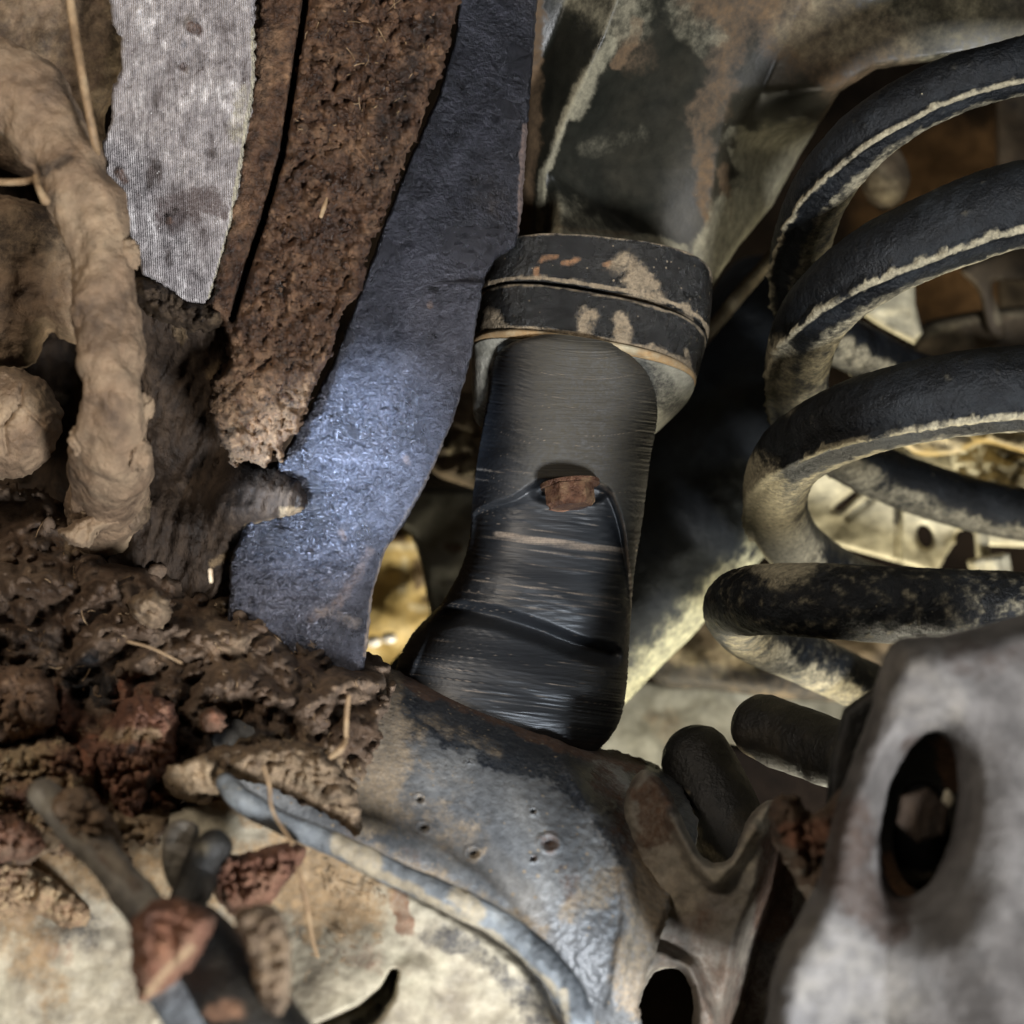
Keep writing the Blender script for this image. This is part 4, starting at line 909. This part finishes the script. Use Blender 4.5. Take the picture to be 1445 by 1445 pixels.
# bottom-left hose and fitting
o = tube('brake_hose', [(60, 1120, .50, 20), (100, 1160, .49, 24), (150, 1215, .48, 27), (195, 1270, .47, 28), (232, 1325, .46, 28)], M['saddle'], nseg=10, nr=40, noise=[(.0028, 50, 4, 'n')],
         attrs={'dust': paint([([(60, 1120), (120, 1180)], 30, .3), ([(150, 1200), (180, 1240)], 12, .3)]), 'rust': paint([([(100, 1150), (190, 1250)], 16, .5)]), 'dark': paint([([(150, 1250), (200, 1310)], 18, .5)])})
tag(o, 'dusty grey hose running into the rust-red mud lump at the bottom left', 'hose')
f = empty('hose_fitting', 310, 1400, .46, 'black hose fitting with a ribbed collar below the rust-red mud lump', 'hose fitting')
tube('barrel', [(268, 1330, .46, 56), (310, 1380, .45, 60), (352, 1432, .44, 60), (420, 1520, .43, 58)], M['hose'], f, nseg=8, nr=48, noise=[(.0012, 90, 3, 'n')],
     attrs={'rust': paint([([(390, 1310), (395, 1400)], 16, .8), ([(300, 1430), (330, 1425)], 14, .9)])})
tube('collar', [(232, 1390, .445, 30), (262, 1432, .44, 32), (300, 1490, .435, 32)], M['pipe'], f, nseg=8, nr=32, noise=[(.0008, 90, 3, 'n')], attrs={'dark': paint([([(250, 1440)], 30, .2)])})
o = tube('hose_bracket', [(300, 1195, .50, 26), (282, 1230, .50, 28), (266, 1270, .49, 26)], M['hose'], nseg=6, nr=28, noise=[(.002, 90, 3, 'n')], attrs={'dust': paint([([(285, 1200)], 18, .3)])})
tag(o, 'dark stub between the rust-red lump and the dark red clod', 'bracket')
o = relief('mud_flap', [(236, 1082), (290, 1066), (318, 1088), (308, 1122), (262, 1118), (238, 1108)], .535, M['mud_brown'], step=2.5, thick=.008, edge=5, jag=4, jagf=.08, smooth=False, noise=[(.006, .05, 3, 'n')], attrs={'dust': lambda x, y: x*0+.7})
tag(o, 'small pale bent flap of dry mud at the upper end of the brake pipe', 'mud flap')
o = relief('pale_tab', [(240, 1160), (280, 1165), (272, 1215), (255, 1260), (236, 1245), (228, 1205)], .505, M['saddle'], step=3, thick=.008, edge=5, noise=[(.003, .05, 3, 'n')])
tag(o, 'small pale upright tab between the dusty hose and the dark stub', 'tab')

o = relief('mud_lump', [(1085, 1135), (1120, 1120), (1150, 1150), (1190, 1110), (1225, 1140), (1240, 1220), (1235, 1290), (1180, 1300), (1140, 1270), (1110, 1220), (1090, 1180)], .50, M['mud_brown'], step=3, thick=.03, edge=30, edged=.02, jag=6, seed=71,
           noise=[(.010, .03, 4, 'b')], attrs={'rust': paint([([(1130, 1180), (1180, 1180)], 30, .4)])})
tag(o, 'muddy lump wedged between the saddle notch and the blurry plate', 'mud clod')

# ------------------------------------------------------------------ blurry foreground plate with an oval hole and a bolt
pl = empty('shock_mount_plate', 1300, 1200, .46, 'out-of-focus dusty grey plate with a bolt in its oval hole, lower right', 'plate')
ovh = [(1298+50*math.cos(a)*math.cos(.2)-118*math.sin(a)*math.sin(-.2)*-1, 1150+50*math.cos(a)*math.sin(.2)*1+118*math.sin(a)*math.cos(.2)) for a in np.linspace(0, 2*math.pi, 40)[:-1]]
plate_poly = [(1262, 905), (1330, 898), (1600, 905), (1600, 1600), (1072, 1600), (1082, 1440), (1095, 1360), (1130, 1290), (1158, 1230), (1178, 1140), (1200, 1080), (1225, 1010), (1240, 950)]
def pl_depth(x, y):
    d = .46-.00006*(y-1100)-.00012*np.clip(x-1250, 0, 300)
    return d+.010*(1-sstep(-10, 90, seg_dist(x, y, [(1298, 1080), (1298, 1220)])-50))+.03*sstep(0, 260, x-1360+(1300-y)*.25)
relief('plate_body', plate_poly, pl_depth, M['plate'], pl, step=4, thick=.045, edge=44, edged=.024, jag=3, jagf=.02, holes=[ovh], noise=[(.003, .005, 2, 'n')], seed=30,
       attrs={'rust': paint([([(1200, 1150), (1190, 1240), (1260, 1290)], 40, .8), ([(1290, 1060), (1340, 1060)], 26, .6), ([(1380, 1270)], 14, .4), ([(1350, 930), (1445, 925)], 25, .4)]),
              'dark': paint([([(1180, 1110), (1220, 1180)], 26, .4), ([(1150, 1300), (1165, 1340)], 14, .5), ([(1400, 1400), (1445, 1300)], 18, .3)]),
              'dust': paint([([(1270, 950), (1320, 1000)], 60, .3), ([(1150, 1350), (1250, 1420)], 80, .35)])})
relief('back_plate', [(1190, 1000), (1400, 1000), (1400, 1330), (1190, 1330)], .52, M['hose'], pl, step=6, thick=.02, edge=10, attrs={'rust': paint([([(1330, 1050), (1345, 1100)], 20, .8), ([(1240, 1230), (1270, 1260)], 30, .6)])})
clod('rubber_boot', 1300, 1178, .498, 62, M['hose'], pl, (.66, .45, 1.25), 5, .10, 1.2, seed=77, kind='n', attrs={'dust': paint([([(1280, 1235), (1310, 1240)], 14, .5)])})
hexbolt('bolt_head', 1300, 1150, .480, 38, 14, M['mud_shaded'], pl, ax=(-.05, -1, .15), rot=.3)
clod('dried_splash', 1300, 1140, .485, 10, M['pipe'], pl, (1.6, .5, 1), 3, .3, seed=61)
clod('dried_splash', 1338, 1128, .485, 9, M['cast'], pl, (.8, .5, 1.5), 3, .3, seed=62)
